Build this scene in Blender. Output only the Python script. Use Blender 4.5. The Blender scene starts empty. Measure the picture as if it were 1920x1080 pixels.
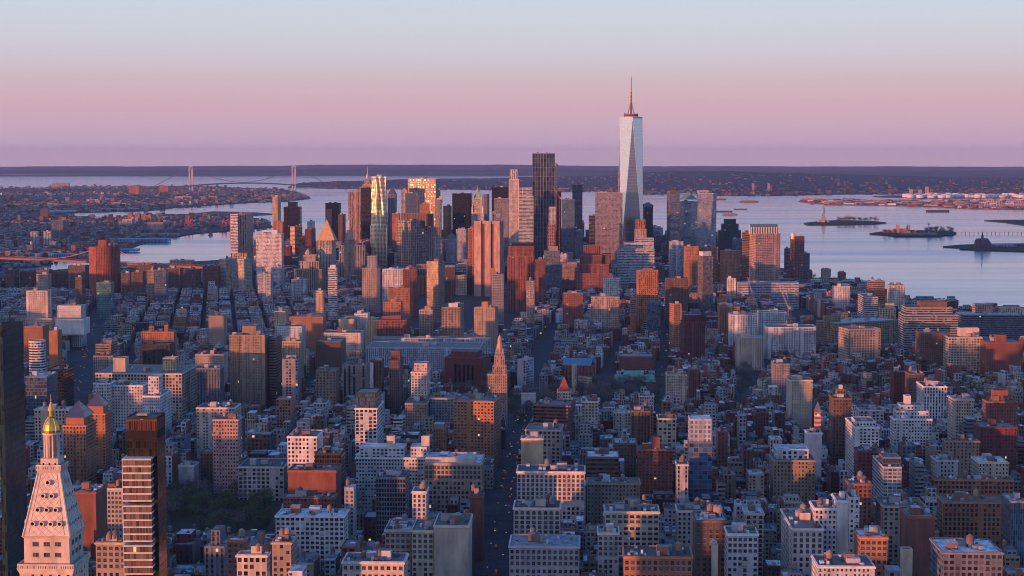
import bpy, math, random
import numpy as np
from math import sin, cos, tan, radians, pi, sqrt, atan2
C = bpy.context.scene.collection
S = bpy.context.scene
rnd = random.Random(7)
NIND, EASTH = 150, 78
# ---------------------------------------------------------------- camera
F, H, EYE = 3135.0, 328.0, 294.0            # focal length in photo pixels, eye height (m), row of eye level
TH = math.atan((540 - EYE) / F)
cd = bpy.data.cameras.new('camera'); cam = bpy.data.objects.new('camera', cd); C.objects.link(cam)
cd.sensor_width = 36; cd.lens = 36 * F / 1920; cd.clip_start = 5; cd.clip_end = 200000
cam.location = (0, 0, H); cam.rotation_euler = (pi / 2 - TH, 0, 0)
S.camera = cam
# ---------------------------------------------------------------- light
SUN_AZ, SUN_EL = radians(-128), radians(1.5)      # clockwise from the view direction (+Y)
sdir = (sin(SUN_AZ) * cos(SUN_EL), cos(SUN_AZ) * cos(SUN_EL), sin(SUN_EL))
sl = bpy.data.lights.new('sun', 'SUN'); so = bpy.data.objects.new('sun', sl); C.objects.link(so)
sl.energy = 5.0; sl.angle = radians(0.6); sl.color = (1.0, 0.325, 0.12)
from mathutils import Vector
so.rotation_euler = Vector(sdir).to_track_quat('Z', 'Y').to_euler()
W = bpy.data.worlds.new('World'); S.world = W; W.use_nodes = True
nt = W.node_tree; N = nt.nodes; L = nt.links
bg = N['Background']
sky = N.new('ShaderNodeTexSky'); sky.sky_type = 'NISHITA'; sky.sun_disc = False
sky.sun_elevation = SUN_EL; sky.sun_rotation = SUN_AZ; sky.altitude = 300
tc = N.new('ShaderNodeTexCoord'); sp = N.new('ShaderNodeSeparateXYZ'); L.new(tc.outputs['Generated'], sp.inputs[0])
ramp = N.new('ShaderNodeValToRGB'); mr = N.new('ShaderNodeMapRange')
mr.inputs[1].default_value = -0.02; mr.inputs[2].default_value = 0.5; mr.inputs[3].default_value = 0; mr.inputs[4].default_value = 1
L.new(sp.outputs[2], mr.inputs[0]); L.new(mr.outputs[0], ramp.inputs[0])
def rp(z): return (z + 0.02) / 0.52
cr = ramp.color_ramp
stops = [(-0.02, (.57, .38, .43)), (0.0025, (.56, .365, .42)), (0.0045, (.50, .345, .43)), (0.014, (.475, .33, .42)), (0.03, (.50, .33, .39)), (0.046, (.49, .38, .43)), (0.062, (.475, .455, .53)), (0.078, (.47, .50, .57)),
         (0.094, (.45, .51, .615)), (0.14, (.33, .47, .69)), (0.20, (.20, .38, .70)), (0.3, (.10, .26, .61)), (0.5, (.06, .19, .52))]
cr.elements[0].position = rp(stops[0][0]); cr.elements[0].color = (*stops[0][1], 1)
cr.elements[1].position = 1; cr.elements[1].color = (*stops[-1][1], 1)
for z, c in stops[1:-1]:
    e = cr.elements.new(rp(z)); e.color = (*c, 1)
# brighter sky round the rising sun
dp = N.new('ShaderNodeVectorMath'); dp.operation = 'DOT_PRODUCT'; L.new(tc.outputs['Generated'], dp.inputs[0]); dp.inputs[1].default_value = sdir
gm = N.new('ShaderNodeMapRange'); gm.inputs[1].default_value = 0.1; gm.inputs[2].default_value = 1.0; gm.inputs[3].default_value = 0; gm.inputs[4].default_value = 1
L.new(dp.outputs['Value'], gm.inputs[0])
gp = N.new('ShaderNodeMath'); gp.operation = 'POWER'; gp.inputs[1].default_value = 5.0; L.new(gm.outputs[0], gp.inputs[0])
gx = N.new('ShaderNodeMix'); gx.data_type = 'RGBA'; gx.blend_type = 'ADD'; gx.inputs[7].default_value = (.85, .5, .3, 1)
L.new(gp.outputs[0], gx.inputs[0]); L.new(ramp.outputs[0], gx.inputs[6])
sx = N.new('ShaderNodeMix'); sx.data_type = 'RGBA'; sx.blend_type = 'ADD'; sx.inputs[0].default_value = 1
sc_ = N.new('ShaderNodeMix'); sc_.data_type = 'RGBA'; sc_.blend_type = 'MULTIPLY'; sc_.inputs[0].default_value = 1; sc_.inputs[7].default_value = (.02, .02, .02, 1)
L.new(sky.outputs[0], sc_.inputs[6]); L.new(sc_.outputs[2], sx.inputs[7]); L.new(gx.outputs[2], sx.inputs[6])
L.new(sx.outputs[2], bg.inputs[0]); bg.inputs[1].default_value = 0.84
S.view_settings.view_transform = 'Standard'; S.view_settings.look = 'None'; S.view_settings.exposure = 0.58; S.view_settings.gamma = 1
S.cycles.use_denoising = True; S.cycles.denoising_prefilter = 'ACCURATE'; S.cycles.filter_width = 1.0; S.cycles.max_bounces = 5; S.cycles.diffuse_bounces = 2; S.cycles.glossy_bounces = 2; S.cycles.transparent_max_bounces = 4
S.cycles.volume_bounces = 0; S.cycles.caustics_reflective = False; S.cycles.caustics_refractive = False
# ---------------------------------------------------------------- geometry of the place
RE2 = 1.48e7                                   # twice the effective earth radius
def drop(x, y): return (x * x + y * y) / RE2
def ray(u, v):
    a = (u - 960) / F; b = (540 - v) / F
    return a, cos(TH) + b * sin(TH), -sin(TH) + b * cos(TH)
def P3(u, v, D):                               # the point seen at photo position u, v that lies D metres ahead
    a, y, z = ray(u, v); t = D / y
    return a * t, D, H + z * t
def G(u, v, z=0.0):                            # ground point
    a, y, zz = ray(u, v); D = 10000.0
    for _ in range(40):
        t = (z - D * D / RE2 - H) / zz
        D = min(t * y, 70000.0)
    return a * D / y, D
def SCR(x, y, z):                              # photo position of a point
    f = y * cos(TH) - (z - H) * sin(TH); b = ((z - H) * cos(TH) + y * sin(TH)) / f
    return 960 + F * x / f, 540 - F * b
# ---------------------------------------------------------------- materials
def M(name):
    m = bpy.data.materials.new(name); m.use_nodes = True
    return m, m.node_tree, m.node_tree.nodes['Principled BSDF']
class NB:
    def __init__(s, nt): s.nt = nt; s.N = nt.nodes; s.L = nt.links
    def put(s, sock, v):
        if v is None: return
        if hasattr(v, 'links'): s.L.new(v, sock)
        else: sock.default_value = v
    def m(s, op, a, b=None, c=None):
        n = s.N.new('ShaderNodeMath'); n.operation = op
        s.put(n.inputs[0], a); s.put(n.inputs[1], b); s.put(n.inputs[2], c); return n.outputs[0]
    def vm(s, op, a, b=None, sc=None):
        n = s.N.new('ShaderNodeVectorMath'); n.operation = op
        s.put(n.inputs[0], a); s.put(n.inputs[1], b)
        if sc is not None: s.put(n.inputs['Scale'], sc)
        return n.outputs[0]
    def mix(s, f, a, b, bt='MIX'):
        n = s.N.new('ShaderNodeMix'); n.data_type = 'RGBA'; n.blend_type = bt
        s.put(n.inputs[0], f); s.put(n.inputs[6], a); s.put(n.inputs[7], b); return n.outputs[2]
    def noise(s, vec, scale, detail=3, rough=.5):
        n = s.N.new('ShaderNodeTexNoise'); s.put(n.inputs['Vector'], vec)
        n.inputs['Scale'].default_value = scale; n.inputs['Detail'].default_value = detail; n.inputs['Roughness'].default_value = rough
        return n.outputs['Fac']
    def attr(s, name):
        n = s.N.new('ShaderNodeAttribute'); n.attribute_name = name; return n
    def mapr(s, v, a, b, c, d):
        n = s.N.new('ShaderNodeMapRange'); s.put(n.inputs[0], v)
        for i, q in enumerate((a, b, c, d)): n.inputs[i + 1].default_value = q
        return n.outputs[0]
    def comb(s, x, y, z=0.0):
        n = s.N.new('ShaderNodeCombineXYZ'); s.put(n.inputs[0], x); s.put(n.inputs[1], y); s.put(n.inputs[2], z); return n.outputs[0]
def facade_material():
    m, nt, bs = M('facade'); b = NB(nt)
    uv = b.N.new('ShaderNodeUVMap'); uv.uv_map = 'UVMap'
    s = b.N.new('ShaderNodeSeparateXYZ'); b.L.new(uv.outputs[0], s.inputs[0]); u, v = s.outputs[0], s.outputs[1]
    A = b.attr('wall'); Wn = b.attr('win'); Gl = b.attr('glass')
    ws = b.N.new('ShaderNodeSeparateColor'); b.L.new(Wn.outputs['Color'], ws.inputs[0])
    ub = b.m('DIVIDE', u, ws.outputs[0]); vb = b.m('DIVIDE', v, ws.outputs[1])
    fu = b.m('ABSOLUTE', b.m('SUBTRACT', b.m('FRACT', ub), .5)); fv = b.m('ABSOLUTE', b.m('SUBTRACT', b.m('FRACT', vb), .5))
    inx = b.m('LESS_THAN', fu, b.m('MULTIPLY', ws.outputs[2], .5)); iny = b.m('LESS_THAN', fv, b.m('MULTIPLY', Wn.outputs['Alpha'], .5))
    vis = b.m('LESS_THAN', v, 0.0)
    cw = b.N.new('ShaderNodeTexWhiteNoise'); cw.noise_dimensions = '1D'; b.L.new(b.m('ADD', b.m('FLOOR', ub), .37), cw.inputs['W']); ch = cw.outputs['Value']
    plain = b.m('LESS_THAN', A.outputs['Alpha'], .15)
    inx = b.m('MULTIPLY', inx, b.m('SUBTRACT', 1.0, b.m('MULTIPLY', plain, b.m('GREATER_THAN', ch, .93))))
    fesc = b.m('MULTIPLY', b.m('MULTIPLY', plain, b.m('MULTIPLY', b.m('GREATER_THAN', ch, .78), b.m('LESS_THAN', ch, .86))), b.m('MULTIPLY', vis, b.m('LESS_THAN', b.m('ABSOLUTE', b.m('SUBTRACT', b.m('FRACT', vb), .16)), .06)))
    fesc = b.m('MULTIPLY', fesc, b.m('GREATER_THAN', ws.outputs[2], .01))
    inx = b.m('MULTIPLY', inx, vis); mask = b.m('MULTIPLY', inx, iny)
    span = b.m('MULTIPLY', inx, b.m('SUBTRACT', 1.0, iny))
    wn = b.N.new('ShaderNodeTexWhiteNoise'); wn.noise_dimensions = '2D'
    b.L.new(b.comb(b.m('FLOOR', ub), b.m('FLOOR', vb)), wn.inputs['Vector'])
    rs = b.N.new('ShaderNodeSeparateColor'); b.L.new(wn.outputs['Color'], rs.inputs[0])
    wf = b.N.new('ShaderNodeTexWhiteNoise'); wf.noise_dimensions = '1D'; b.L.new(b.m('FLOOR', vb), wf.inputs['W'])
    gr = b.noise(b.comb(b.m('MULTIPLY', u, .12), b.m('MULTIPLY', v, .035)), 1.0, 4, .6)
    wv = b.m('MULTIPLY', b.mapr(gr, .3, .7, .6, 1.22), b.mapr(wf.outputs['Value'], 0, 1, .93, 1.05))
    wall = b.vm('SCALE', A.outputs['Color'], None, wv)
    wall = b.mix(span, wall, b.vm('SCALE', wall, None, Gl.outputs['Alpha']))
    calm = b.m('GREATER_THAN', A.outputs['Alpha'], .9)
    g = b.vm('SCALE', Gl.outputs['Color'], None, b.m('ADD', b.m('MULTIPLY', b.mapr(rs.outputs[0], 0, 1, .35, 1.6), b.m('SUBTRACT', 1.0, calm)), b.m('MULTIPLY', b.mapr(rs.outputs[0], 0, 1, .94, 1.04), calm)))
    blind = b.m('MULTIPLY', b.m('GREATER_THAN', rs.outputs[1], .84), b.m('LESS_THAN', A.outputs['Alpha'], .3))
    g = b.mix(blind, g, b.vm('SCALE', A.outputs['Color'], None, .75))
    wall = b.mix(fesc, wall, (.03, .028, .028, 1)); col = b.mix(mask, wall, g)
    b.L.new(col, bs.inputs['Base Color'])
    b.L.new(b.m('MULTIPLY', mask, A.outputs['Alpha']), bs.inputs['Metallic'])
    b.L.new(b.mapr(mask, 0, 1, .85, .16), bs.inputs['Roughness'])
    bs.inputs['Specular IOR Level'].default_value = .4
    ge = b.N.new('ShaderNodeNewGeometry')
    pert = b.vm('SCALE', b.vm('SUBTRACT', wn.outputs['Color'], (.5, .5, .5)), None, b.m('MULTIPLY', mask, b.mapr(A.outputs['Alpha'], .8, .96, .045, .002)))
    b.L.new(b.vm('NORMALIZE', b.vm('ADD', ge.outputs['Normal'], pert)), bs.inputs['Normal'])
    lit = b.m('MULTIPLY', mask, b.m('GREATER_THAN', rs.outputs[2], .9985))
    bs.inputs['Emission Color'].default_value = (1, .62, .3, 1); b.L.new(b.m('MULTIPLY', lit, .6), bs.inputs['Emission Strength'])
    return m
def roof_material():
    m, nt, bs = M('roofing'); b = NB(nt)
    A = b.attr('wall'); ge = b.N.new('ShaderNodeNewGeometry')
    n1 = b.noise(ge.outputs['Position'], .16, 5, .7); n2 = b.noise(ge.outputs['Position'], .6, 2)
    c = b.vm('SCALE', A.outputs['Color'], None, b.m('MULTIPLY', b.mapr(n1, .36, .62, .38, 1.22), b.mapr(n2, .3, .7, .8, 1.15)))
    b.L.new(c, bs.inputs['Base Color']); bs.inputs['Roughness'].default_value = .7
    return m
def paint_material(name, rough, metal=0.0, var=.25):
    m, nt, bs = M(name); b = NB(nt); A = b.attr('wall'); ge = b.N.new('ShaderNodeNewGeometry')
    n1 = b.noise(ge.outputs['Position'], .25, 4, .6)
    b.L.new(b.vm('SCALE', A.outputs['Color'], None, b.mapr(n1, .3, .7, 1 - var, 1 + var)), bs.inputs['Base Color'])
    bs.inputs['Roughness'].default_value = rough; bs.inputs['Metallic'].default_value = metal
    return m
MF = facade_material(); MR = roof_material(); MP = paint_material('masonry', .85); MM = paint_material('metal', .35, .8, .1)
def glow(name, col, st):
    m, nt, bs = M(name); bs.inputs['Base Color'].default_value = (*col, 1); bs.inputs['Emission Color'].default_value = (*col, 1)
    bs.inputs['Emission Strength'].default_value = st; return m
MRED = glow('tail_light_red', (1, .06, .03), 1.0); MWHT = glow('head_light_white', (1, .85, .6), 1.1)
# ---------------------------------------------------------------- mesh builder
PAL = dict(w=(.66, .64, .61), c=(.55, .46, .34), b=(.42, .34, .26), t=(.33, .25, .17), o=(.42, .19, .10), r=(.27, .10, .07), m=(.17, .05, .045), n=(.17, .105, .075),
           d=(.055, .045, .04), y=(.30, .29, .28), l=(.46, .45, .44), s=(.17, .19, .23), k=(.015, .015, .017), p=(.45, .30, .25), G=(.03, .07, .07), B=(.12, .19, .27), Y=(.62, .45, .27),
           g=(.16, .42, .34), u=(.05, .28, .45), S=(.5, .52, .55), h=(.60, .50, .42))
GLS = (.035, .04, .05)
# bay, floor, window width, window height, glass colour, metal, spandrel
STY = dict(p=(3.0, 3.4, .50, .55, GLS, 0, 1), P=(4.0, 3.8, .58, .60, GLS, 0, .95), q=(3.2, 3.2, .6, .48, GLS, 0, .9), v=(3.2, 3.7, .50, .62, GLS, 0, .55), V=(5.5, 3.8, .45, .8, GLS, 0, .3),
           h=(3.0, 3.7, .98, .48, GLS, .2, 1), b=(7.0, 3.3, .88, .55, (.07, .08, .09), .2, 1), g=(1.9, 3.9, .9, .86, (.13, .20, .27), .6, .6), k=(2.4, 3.8, .8, .7, (.02, .022, .025), .5, .8),
           j=(2.6, 3.1, .6, .55, GLS, 0, .6), n=(9, 9, 0, 0, GLS, 0, 1), G=(1.9, 3.9, .96, .93, (.42, .47, .52), .95, .6), z=(4.0, 3.2, .9, .6, (.25, .3, .36), .6, .7), K=(8.0, 13.0, .93, .97, (.05, .07, .10), .6, .5), D=(1.9, 3.9, .9, .86, (.025, .065, .07), .32, .7), a=(3.6, 3.8, .9, .86, (.06, .13, .23), .2, .9), e=(3.6, 3.8, .6, .62, (.14, .24, .40), .2, 1), i=(6.5, 7.4, .62, .62, GLS, 0, .8))
def jit(st, r): return st if st[2] == 0 else (st[0] * r.uniform(.85, 1.2), st[1] * r.uniform(.94, 1.08), min(.98, st[2] * r.uniform(.85, 1.12)), min(.97, st[3] * r.uniform(.88, 1.12))) + tuple(st[4:])
class MB:
    def __init__(s): s.v = []; s.f = []; s.uv = []; s.w = []; s.wi = []; s.g = []; s.m = []
    def face(s, pts, uvs=None, wall=(.4, .4, .4), st=None, mi=0, metal=None):
        i = len(s.v); s.v.extend(pts); n = len(pts); s.f.append(tuple(range(i, i + n)))
        s.uv.extend(uvs if uvs else [(0, 1)] * n)
        st = st or STY['n']
        s.w.append((*wall, st[5] if metal is None else metal)); s.wi.append((st[0], st[1], st[2], st[3])); s.g.append((*st[4], st[6])); s.m.append(mi)
    def wallquad(s, a, b, z0, z1, wall, st, par=1.0, mi=0, st2=None, z0b=None, z1b=None):
        ln = math.hypot(b[0] - a[0], b[1] - a[1]); nb = max(1, round(ln / st[0])); bay = ln / nb; off = rnd.randint(0, 300) * bay
        fo = rnd.randint(0, 40)
        st = (bay,) + tuple(st[1:])
        t = -fo * st[1]
        s.face([(a[0], a[1], z0), (b[0], b[1], z0), (b[0], b[1], z1), (a[0], a[1], z1)],
               [(off, -(z1 - z0) + par), (off + ln, -(z1 - z0) + par), (off + ln, par), (off, par)], wall, st, mi)
    def prism(s, poly, z0, z1, wall, st, par=1.0, mi=0):
        n = len(poly)
        for i in range(n): s.wallquad(poly[i], poly[(i + 1) % n], z0, z1, wall, st, par, mi)
    def cap(s, poly, z, wall, mi=0): s.face([(x, y, z) for x, y in poly], None, wall, None, mi)
    def parapet(s, poly, z1, z0, wall, t=.45):
        cx = sum(p[0] for p in poly) / len(poly); cy = sum(p[1] for p in poly) / len(poly)
        inn = []
        for x, y in poly:
            d = math.hypot(x - cx, y - cy) or 1; k = (d - t * 1.4) / d; inn.append((cx + (x - cx) * k, cy + (y - cy) * k))
        n = len(poly)
        for i in range(n):
            a, b = poly[i], poly[(i + 1) % n]; c, d = inn[(i + 1) % n], inn[i]
            s.face([(a[0], a[1], z1), (b[0], b[1], z1), (c[0], c[1], z1), (d[0], d[1], z1)], None, wall)
            s.face([(d[0], d[1], z1), (c[0], c[1], z1), (c[0], c[1], z0), (d[0], d[1], z0)], None, wall)
        return inn
    def box(s, x0, x1, y0, y1, z0, z1, wall, st=None, mi=0, top=True, bot=False, par=1.0):
        p = [(x0, y0), (x1, y0), (x1, y1), (x0, y1)]
        s.prism(p, z0, z1, wall, st or STY['n'], par, mi)
        if top: s.cap(p, z1, wall, mi)
        if bot: s.cap(p[::-1], z0, wall, mi)
    def frus(s, p0, p1, z0, z1, wall, mi=0, top=True):
        n = len(p0)
        for i in range(n):
            j = (i + 1) % n
            q = [(*p0[i], z0), (*p0[j], z0), (*p1[j], z1), (*p1[i], z1)]
            s.face(q, None, wall, None, mi)
        if top: s.cap(p1, z1, wall, mi)
    def ring(s, cx, cy, r, n=12, ph=0): return [(cx + r * cos(ph + 2 * pi * i / n), cy + r * sin(ph + 2 * pi * i / n)) for i in range(n)]
    def lathe(s, cx, cy, prof, wall, n=12, mi=0, ph=0):
        for (r0, z0), (r1, z1) in zip(prof, prof[1:]):
            s.frus(s.ring(cx, cy, max(r0, .001), n, ph), s.ring(cx, cy, max(r1, .001), n, ph), z0, z1, wall, mi, False)
        s.cap(s.ring(cx, cy, max(prof[-1][0], .001), n, ph), prof[-1][1], wall, mi)
    def tube(s, a, b, r, wall, n=5, mi=0, r1=None):
        a = Vector(a); b = Vector(b); d = (b - a).normalized(); r1 = r if r1 is None else r1
        u = d.orthogonal().normalized(); w = d.cross(u)
        A = [a + (u * cos(2 * pi * i / n) + w * sin(2 * pi * i / n)) * r for i in range(n)]
        B = [b + (u * cos(2 * pi * i / n) + w * sin(2 * pi * i / n)) * r1 for i in range(n)]
        for i in range(n):
            j = (i + 1) % n; s.face([tuple(A[i]), tuple(A[j]), tuple(B[j]), tuple(B[i])], None, wall, None, mi)
        s.face([tuple(q) for q in reversed(A)], None, wall, None, mi); s.face([tuple(q) for q in B], None, wall, None, mi)
    def build(s, name, parent=None, mats=None, loc=(0, 0, 0), rz=0):
        me = bpy.data.meshes.new(name)
        v = np.array(s.v, dtype=np.float32).reshape(-1, 3)
        tot = np.array([len(f) for f in s.f], dtype=np.int32)
        me.vertices.add(len(v)); me.vertices.foreach_set('co', v.ravel())
        me.loops.add(int(tot.sum())); me.loops.foreach_set('vertex_index', np.arange(int(tot.sum()), dtype=np.int32))
        me.polygons.add(len(tot)); me.polygons.foreach_set('loop_start', np.concatenate([[0], np.cumsum(tot)[:-1]]).astype(np.int32))
        me.polygons.foreach_set('loop_total', tot)
        me.polygons.foreach_set('material_index', np.array(s.m, dtype=np.int32))
        me.update(calc_edges=True)
        uvl = me.uv_layers.new(name='UVMap'); uvl.data.foreach_set('uv', np.array(s.uv, dtype=np.float32).ravel())
        for nm, arr in (('wall', s.w), ('win', s.wi), ('glass', s.g)):
            at = me.attributes.new(nm, 'FLOAT_COLOR', 'FACE'); at.data.foreach_set('color', np.array(arr, dtype=np.float32).ravel())
        for m in (mats or [MF, MR]): me.materials.append(m)
        o = bpy.data.objects.new(name, me); C.objects.link(o); o.location = loc; o.rotation_euler = (0, 0, rz)
        if parent: o.parent = parent
        return o
def tag(o, label=None, cat=None, group=None, kind=None):
    if label: o['label'] = label
    if cat: o['category'] = cat
    if group: o['group'] = group
    if kind: o['kind'] = kind
    return o
def empty(name, loc, rz=0, **k):
    o = bpy.data.objects.new(name, None); C.objects.link(o); o.location = loc; o.rotation_euler = (0, 0, rz); o.empty_display_size = 5
    return tag(o, **k)
def dup(root, loc, rz=0, sc=1, label=None):
    r = root.copy(); C.objects.link(r); r.location = loc; r.rotation_euler = (0, 0, rz); r.scale = (sc, sc, sc)
    if label: r['label'] = label
    for ch in list(root.children):
        c = ch.copy(); C.objects.link(c); c.parent = r
        for g in list(ch.children):
            d = g.copy(); C.objects.link(d); d.parent = c
    return r
def vary(c, a=.12, r=rnd):
    k = 1 + r.uniform(-a, a); return tuple(max(.005, q * k * (1 + r.uniform(-a * .3, a * .3))) for q in c)
def inpoly(x, y, P):
    c = False; j = len(P) - 1
    for i in range(len(P)):
        xi, yi = P[i]; xj, yj = P[j]
        if (yi > y) != (yj > y) and x < (xj - xi) * (y - yi) / (yj - yi) + xi: c = not c
        j = i
    return c
# ================================================================ SETTING: water, land, hills
def simple_mat(name, c1, c2, scale, rough=.9, extra=None):
    m, nt, bs = M(name); b = NB(nt); ge = b.N.new('ShaderNodeNewGeometry')
    n = b.noise(ge.outputs['Position'], scale, 6, .65)
    col = b.mix(b.mapr(n, .38, .62, 0, 1), (*c1, 1), (*c2, 1))
    if extra:
        n2 = b.noise(ge.outputs['Position'], extra[1], 3, .7); col = b.mix(b.mapr(n2, .52, .6, 0, extra[2]), col, (*extra[0], 1))
    b.L.new(col, bs.inputs['Base Color']); bs.inputs['Roughness'].default_value = rough; bs.inputs['Specular IOR Level'].default_value = .1
    return m
def water_mat():
    m, nt, bs = M('water'); b = NB(nt); ge = b.N.new('ShaderNodeNewGeometry')
    p = b.vm('MULTIPLY', ge.outputs['Position'], (1 / 2600, 1 / 420, 0))
    streak = b.noise(p, 1.0, 5, .55)
    p2 = b.vm('MULTIPLY', ge.outputs['Position'], (1 / 60, 1 / 16, 0))
    rip = b.noise(p2, 1.0, 3, .6)
    bs.inputs['Base Color'].default_value = (.035, .17, .30, 1)
    b.L.new(b.mapr(streak, .35, .65, .04, .2), bs.inputs['Roughness'])
    bs.inputs['IOR'].default_value = 1.5
    bp = b.N.new('ShaderNodeBump'); bp.inputs['Strength'].default_value = .07; bp.inputs['Distance'].default_value = 1.2
    b.L.new(rip, bp.inputs['Height']); b.L.new(bp.outputs[0], bs.inputs['Normal'])
    return m
WATER = water_mat()
ASPH = simple_mat('asphalt', (.035, .037, .042), (.06, .06, .065), .03, .75, ((.10, .10, .10), .25, .5))
LAND = simple_mat('mixed_land', (.03, .032, .034), (.07, .065, .06), .004, .95, ((.20, .18, .16), .02, .7))
WOOD = simple_mat('bare_woods', (.014, .020, .024), (.030, .034, .036), .0025, .98, ((.06, .05, .05), .012, .5))
PARK = simple_mat('park_grass', (.03, .035, .02), (.06, .06, .035), .02, .95)
DOCK = simple_mat('dock_yard', (.10, .06, .055), (.17, .12, .10), .01, .9, ((.35, .12, .09), .03, .9))
def disc():
    me = bpy.data.meshes.new('water'); v = [(0, 0, -3)]; f = []; n = 192
    rs = [400 * (i + 1) for i in range(50)] + [20000 + 1000 * (i + 1) for i in range(30)]
    for r in rs:
        for k in range(n): v.append((r * sin(2 * pi * k / n), r * cos(2 * pi * k / n), -3 - r * r / RE2))
    for k in range(n): f.append((0, 1 + (k + 1) % n, 1 + k))
    for i in range(len(rs) - 1):
        a = 1 + i * n; b2 = a + n
        for k in range(n): f.append((a + k, a + (k + 1) % n, b2 + (k + 1) % n, b2 + k))
    me.from_pydata(v, [], f); me.materials.append(WATER); me.polygons.foreach_set('use_smooth', [True] * len(f))
    o = bpy.data.objects.new('water', me); C.objects.link(o); o['kind'] = 'structure'
disc()
import bmesh
def land(name, poly, mat, z=0.0, maxlen=700.0, wall=4.0, kind='structure'):
    bm = bmesh.new(); vs = [bm.verts.new((x, y, 0)) for x, y in poly]; fc = bm.faces.new(vs); fc.normal_update()
    if fc.normal.z < 0: fc.normal_flip()
    bmesh.ops.triangulate(bm, faces=bm.faces[:])
    for _ in range(8):
        es = [e for e in bm.edges if e.calc_length() > maxlen]
        if not es: break
        bmesh.ops.subdivide_edges(bm, edges=es, cuts=1); bmesh.ops.triangulate(bm, faces=bm.faces[:])
    bed = [e for e in bm.edges if len(e.link_faces) == 1]
    r = bmesh.ops.extrude_edge_only(bm, edges=bed); low = [e for e in r['geom'] if isinstance(e, bmesh.types.BMVert)]
    ls = set(low)
    for v in bm.verts: v.co.z = z - drop(v.co.x, v.co.y) - (wall if v in ls else 0)
    me = bpy.data.meshes.new(name); bm.to_mesh(me); bm.free(); me.materials.append(mat)
    o = bpy.data.objects.new(name, me); C.objects.link(o)
    if kind: o['kind'] = kind
    return o
MAN = [G(*p) for p in [(0, 512), (100, 506), (165, 500), (240, 497), (330, 492), (430, 486), (560, 478), (700, 470), (900, 466), (1050, 468), (1180, 474), (1300, 482), (1400, 492), (1490, 506), (1520, 520),
       (1560, 528), (1600, 534), (1622, 541), (1612, 548), (1650, 556), (1672, 556), (1676, 562), (1740, 566), (1800, 580), (1920, 600)]] + [(1500, 2400), (2300, 500), (2800, -3500), (-4200, -3500), (-4200, 2600), (-3200, 4100), (-2200, 4550)]
land('ground', MAN, ASPH)
BRK = [G(*p) for p in [(-300, 508), (0, 503), (60, 499), (100, 493), (85, 489), (55, 486), (50, 481), (160, 484), (165, 478), (130, 474), (200, 472), (237, 467), (262, 458), (287, 450), (330, 443), (367, 437), (430, 432), (512, 425),
       (500, 414), (440, 408), (400, 405), (330, 403), (270, 405), (200, 407), (140, 404), (135, 399), (200, 396), (277, 395), (333, 388), (373, 386), (443, 381), (513, 378), (567, 374), (583, 371), (560, 362), (547, 358),
       (500, 353), (367, 350), (250, 350), (100, 351), (0, 352), (-300, 354), (-900, 356)]] + [(-9000, 9000), (-6500, 5600)]
land('land', BRK, LAND)
land('land', [G(*p) for p in [(360, 400), (400, 396), (480, 398), (520, 401), (470, 404), (380, 403)]], DOCK)
land('island', [G(*p) for p in [(1507, 418.5), (1540, 414.5), (1580, 413), (1640, 415), (1662, 417.5), (1640, 419.5), (1560, 421), (1515, 421)]], PARK, z=2)
land('island', [G(*p) for p in [(1630, 438), (1650, 435), (1700, 432), (1785, 433), (1793, 437), (1785, 441), (1770, 441), (1762, 443), (1680, 443), (1660, 440)]], PARK, z=2)
land('land', [G(*p) for p in [(1768, 462), (1800, 459), (1860, 457), (2100, 455), (2100, 474), (1920, 471), (1850, 469), (1800, 467), (1798, 464)]], PARK, z=1)
land('land', [G(*p) for p in [(1845, 413), (1870, 412), (2100, 411), (2100, 430), (1920, 422), (1880, 416)]], PARK, z=0)
PORT = [G(*p) for p in [(1497, 377), (1520, 374), (1600, 373), (1640, 376), (1760, 376), (2300, 374), (2300, 396), (1920, 392), (1800, 390), (1760, 387), (1650, 385), (1553, 383), (1520, 380)]]
land('land', PORT, DOCK, z=2)
TANKF = [G(*p) for p in [(1636, 368), (1665, 366.5), (2300, 363), (2300, 372.2), (1760, 371), (1660, 369.5)]]
land('land', TANKF, LAND, z=2)
# hills: rows of (photo x, photo y) profiles, each at its own distance
def prof(pts, x):
    for (a, ya), (b, yb) in zip(pts, pts[1:]):
        if a <= x <= b: return ya + (yb - ya) * (x - a) / (b - a)
    return pts[0][1] if x < pts[0][0] else pts[-1][1]
def hills(name, x0, x1, step, rows, mat, rough=1.0):
    pts = []; xs = [x0 + i * step for i in range(int((x1 - x0) / step) + 1)]
    r2 = random.Random(len(name) + int(x0)); ph = [r2.uniform(0, 6) for _ in range(12)]
    for ri, (D, pr, am) in enumerate(rows):
        row = []
        for x in xs:
            y = prof(pr, x)
            if D is None: gx, gy = G(x, y); row.append((gx, gy, -drop(gx, gy) - 2.5))
            else:
                d = D(x) if callable(D) else D
                wv = sum(sin(x * f + ph[(k + ri) % 12]) * a for k, (f, a) in enumerate([(.02, .5), (.051, .3), (.13, .2), (.31, .12), (.7, .08)]))
                row.append(P3(x, y - am * wv * rough, d))
        pts.append(row)
    v = [p for r in pts for p in r]; n = len(xs); f = [(i * n + k, i * n + k + 1, (i + 1) * n + k + 1, (i + 1) * n + k) for i in range(len(rows) - 1) for k in range(n - 1)]
    me = bpy.data.meshes.new(name); me.from_pydata(v, [], f); me.materials.append(mat); me.polygons.foreach_set('use_smooth', [True] * len(f))
    o = bpy.data.objects.new(name, me); C.objects.link(o); o['kind'] = 'structure'
    return xs, pts
def low(D): return lambda x: D
far = [(-200, 314), (0, 312.5), (130, 312), (330, 311.5), (520, 311), (600, 308.5), (740, 309), (960, 308.5), (1080, 311), (1300, 311.5), (1920, 312.5), (2300, 313)]
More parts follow.
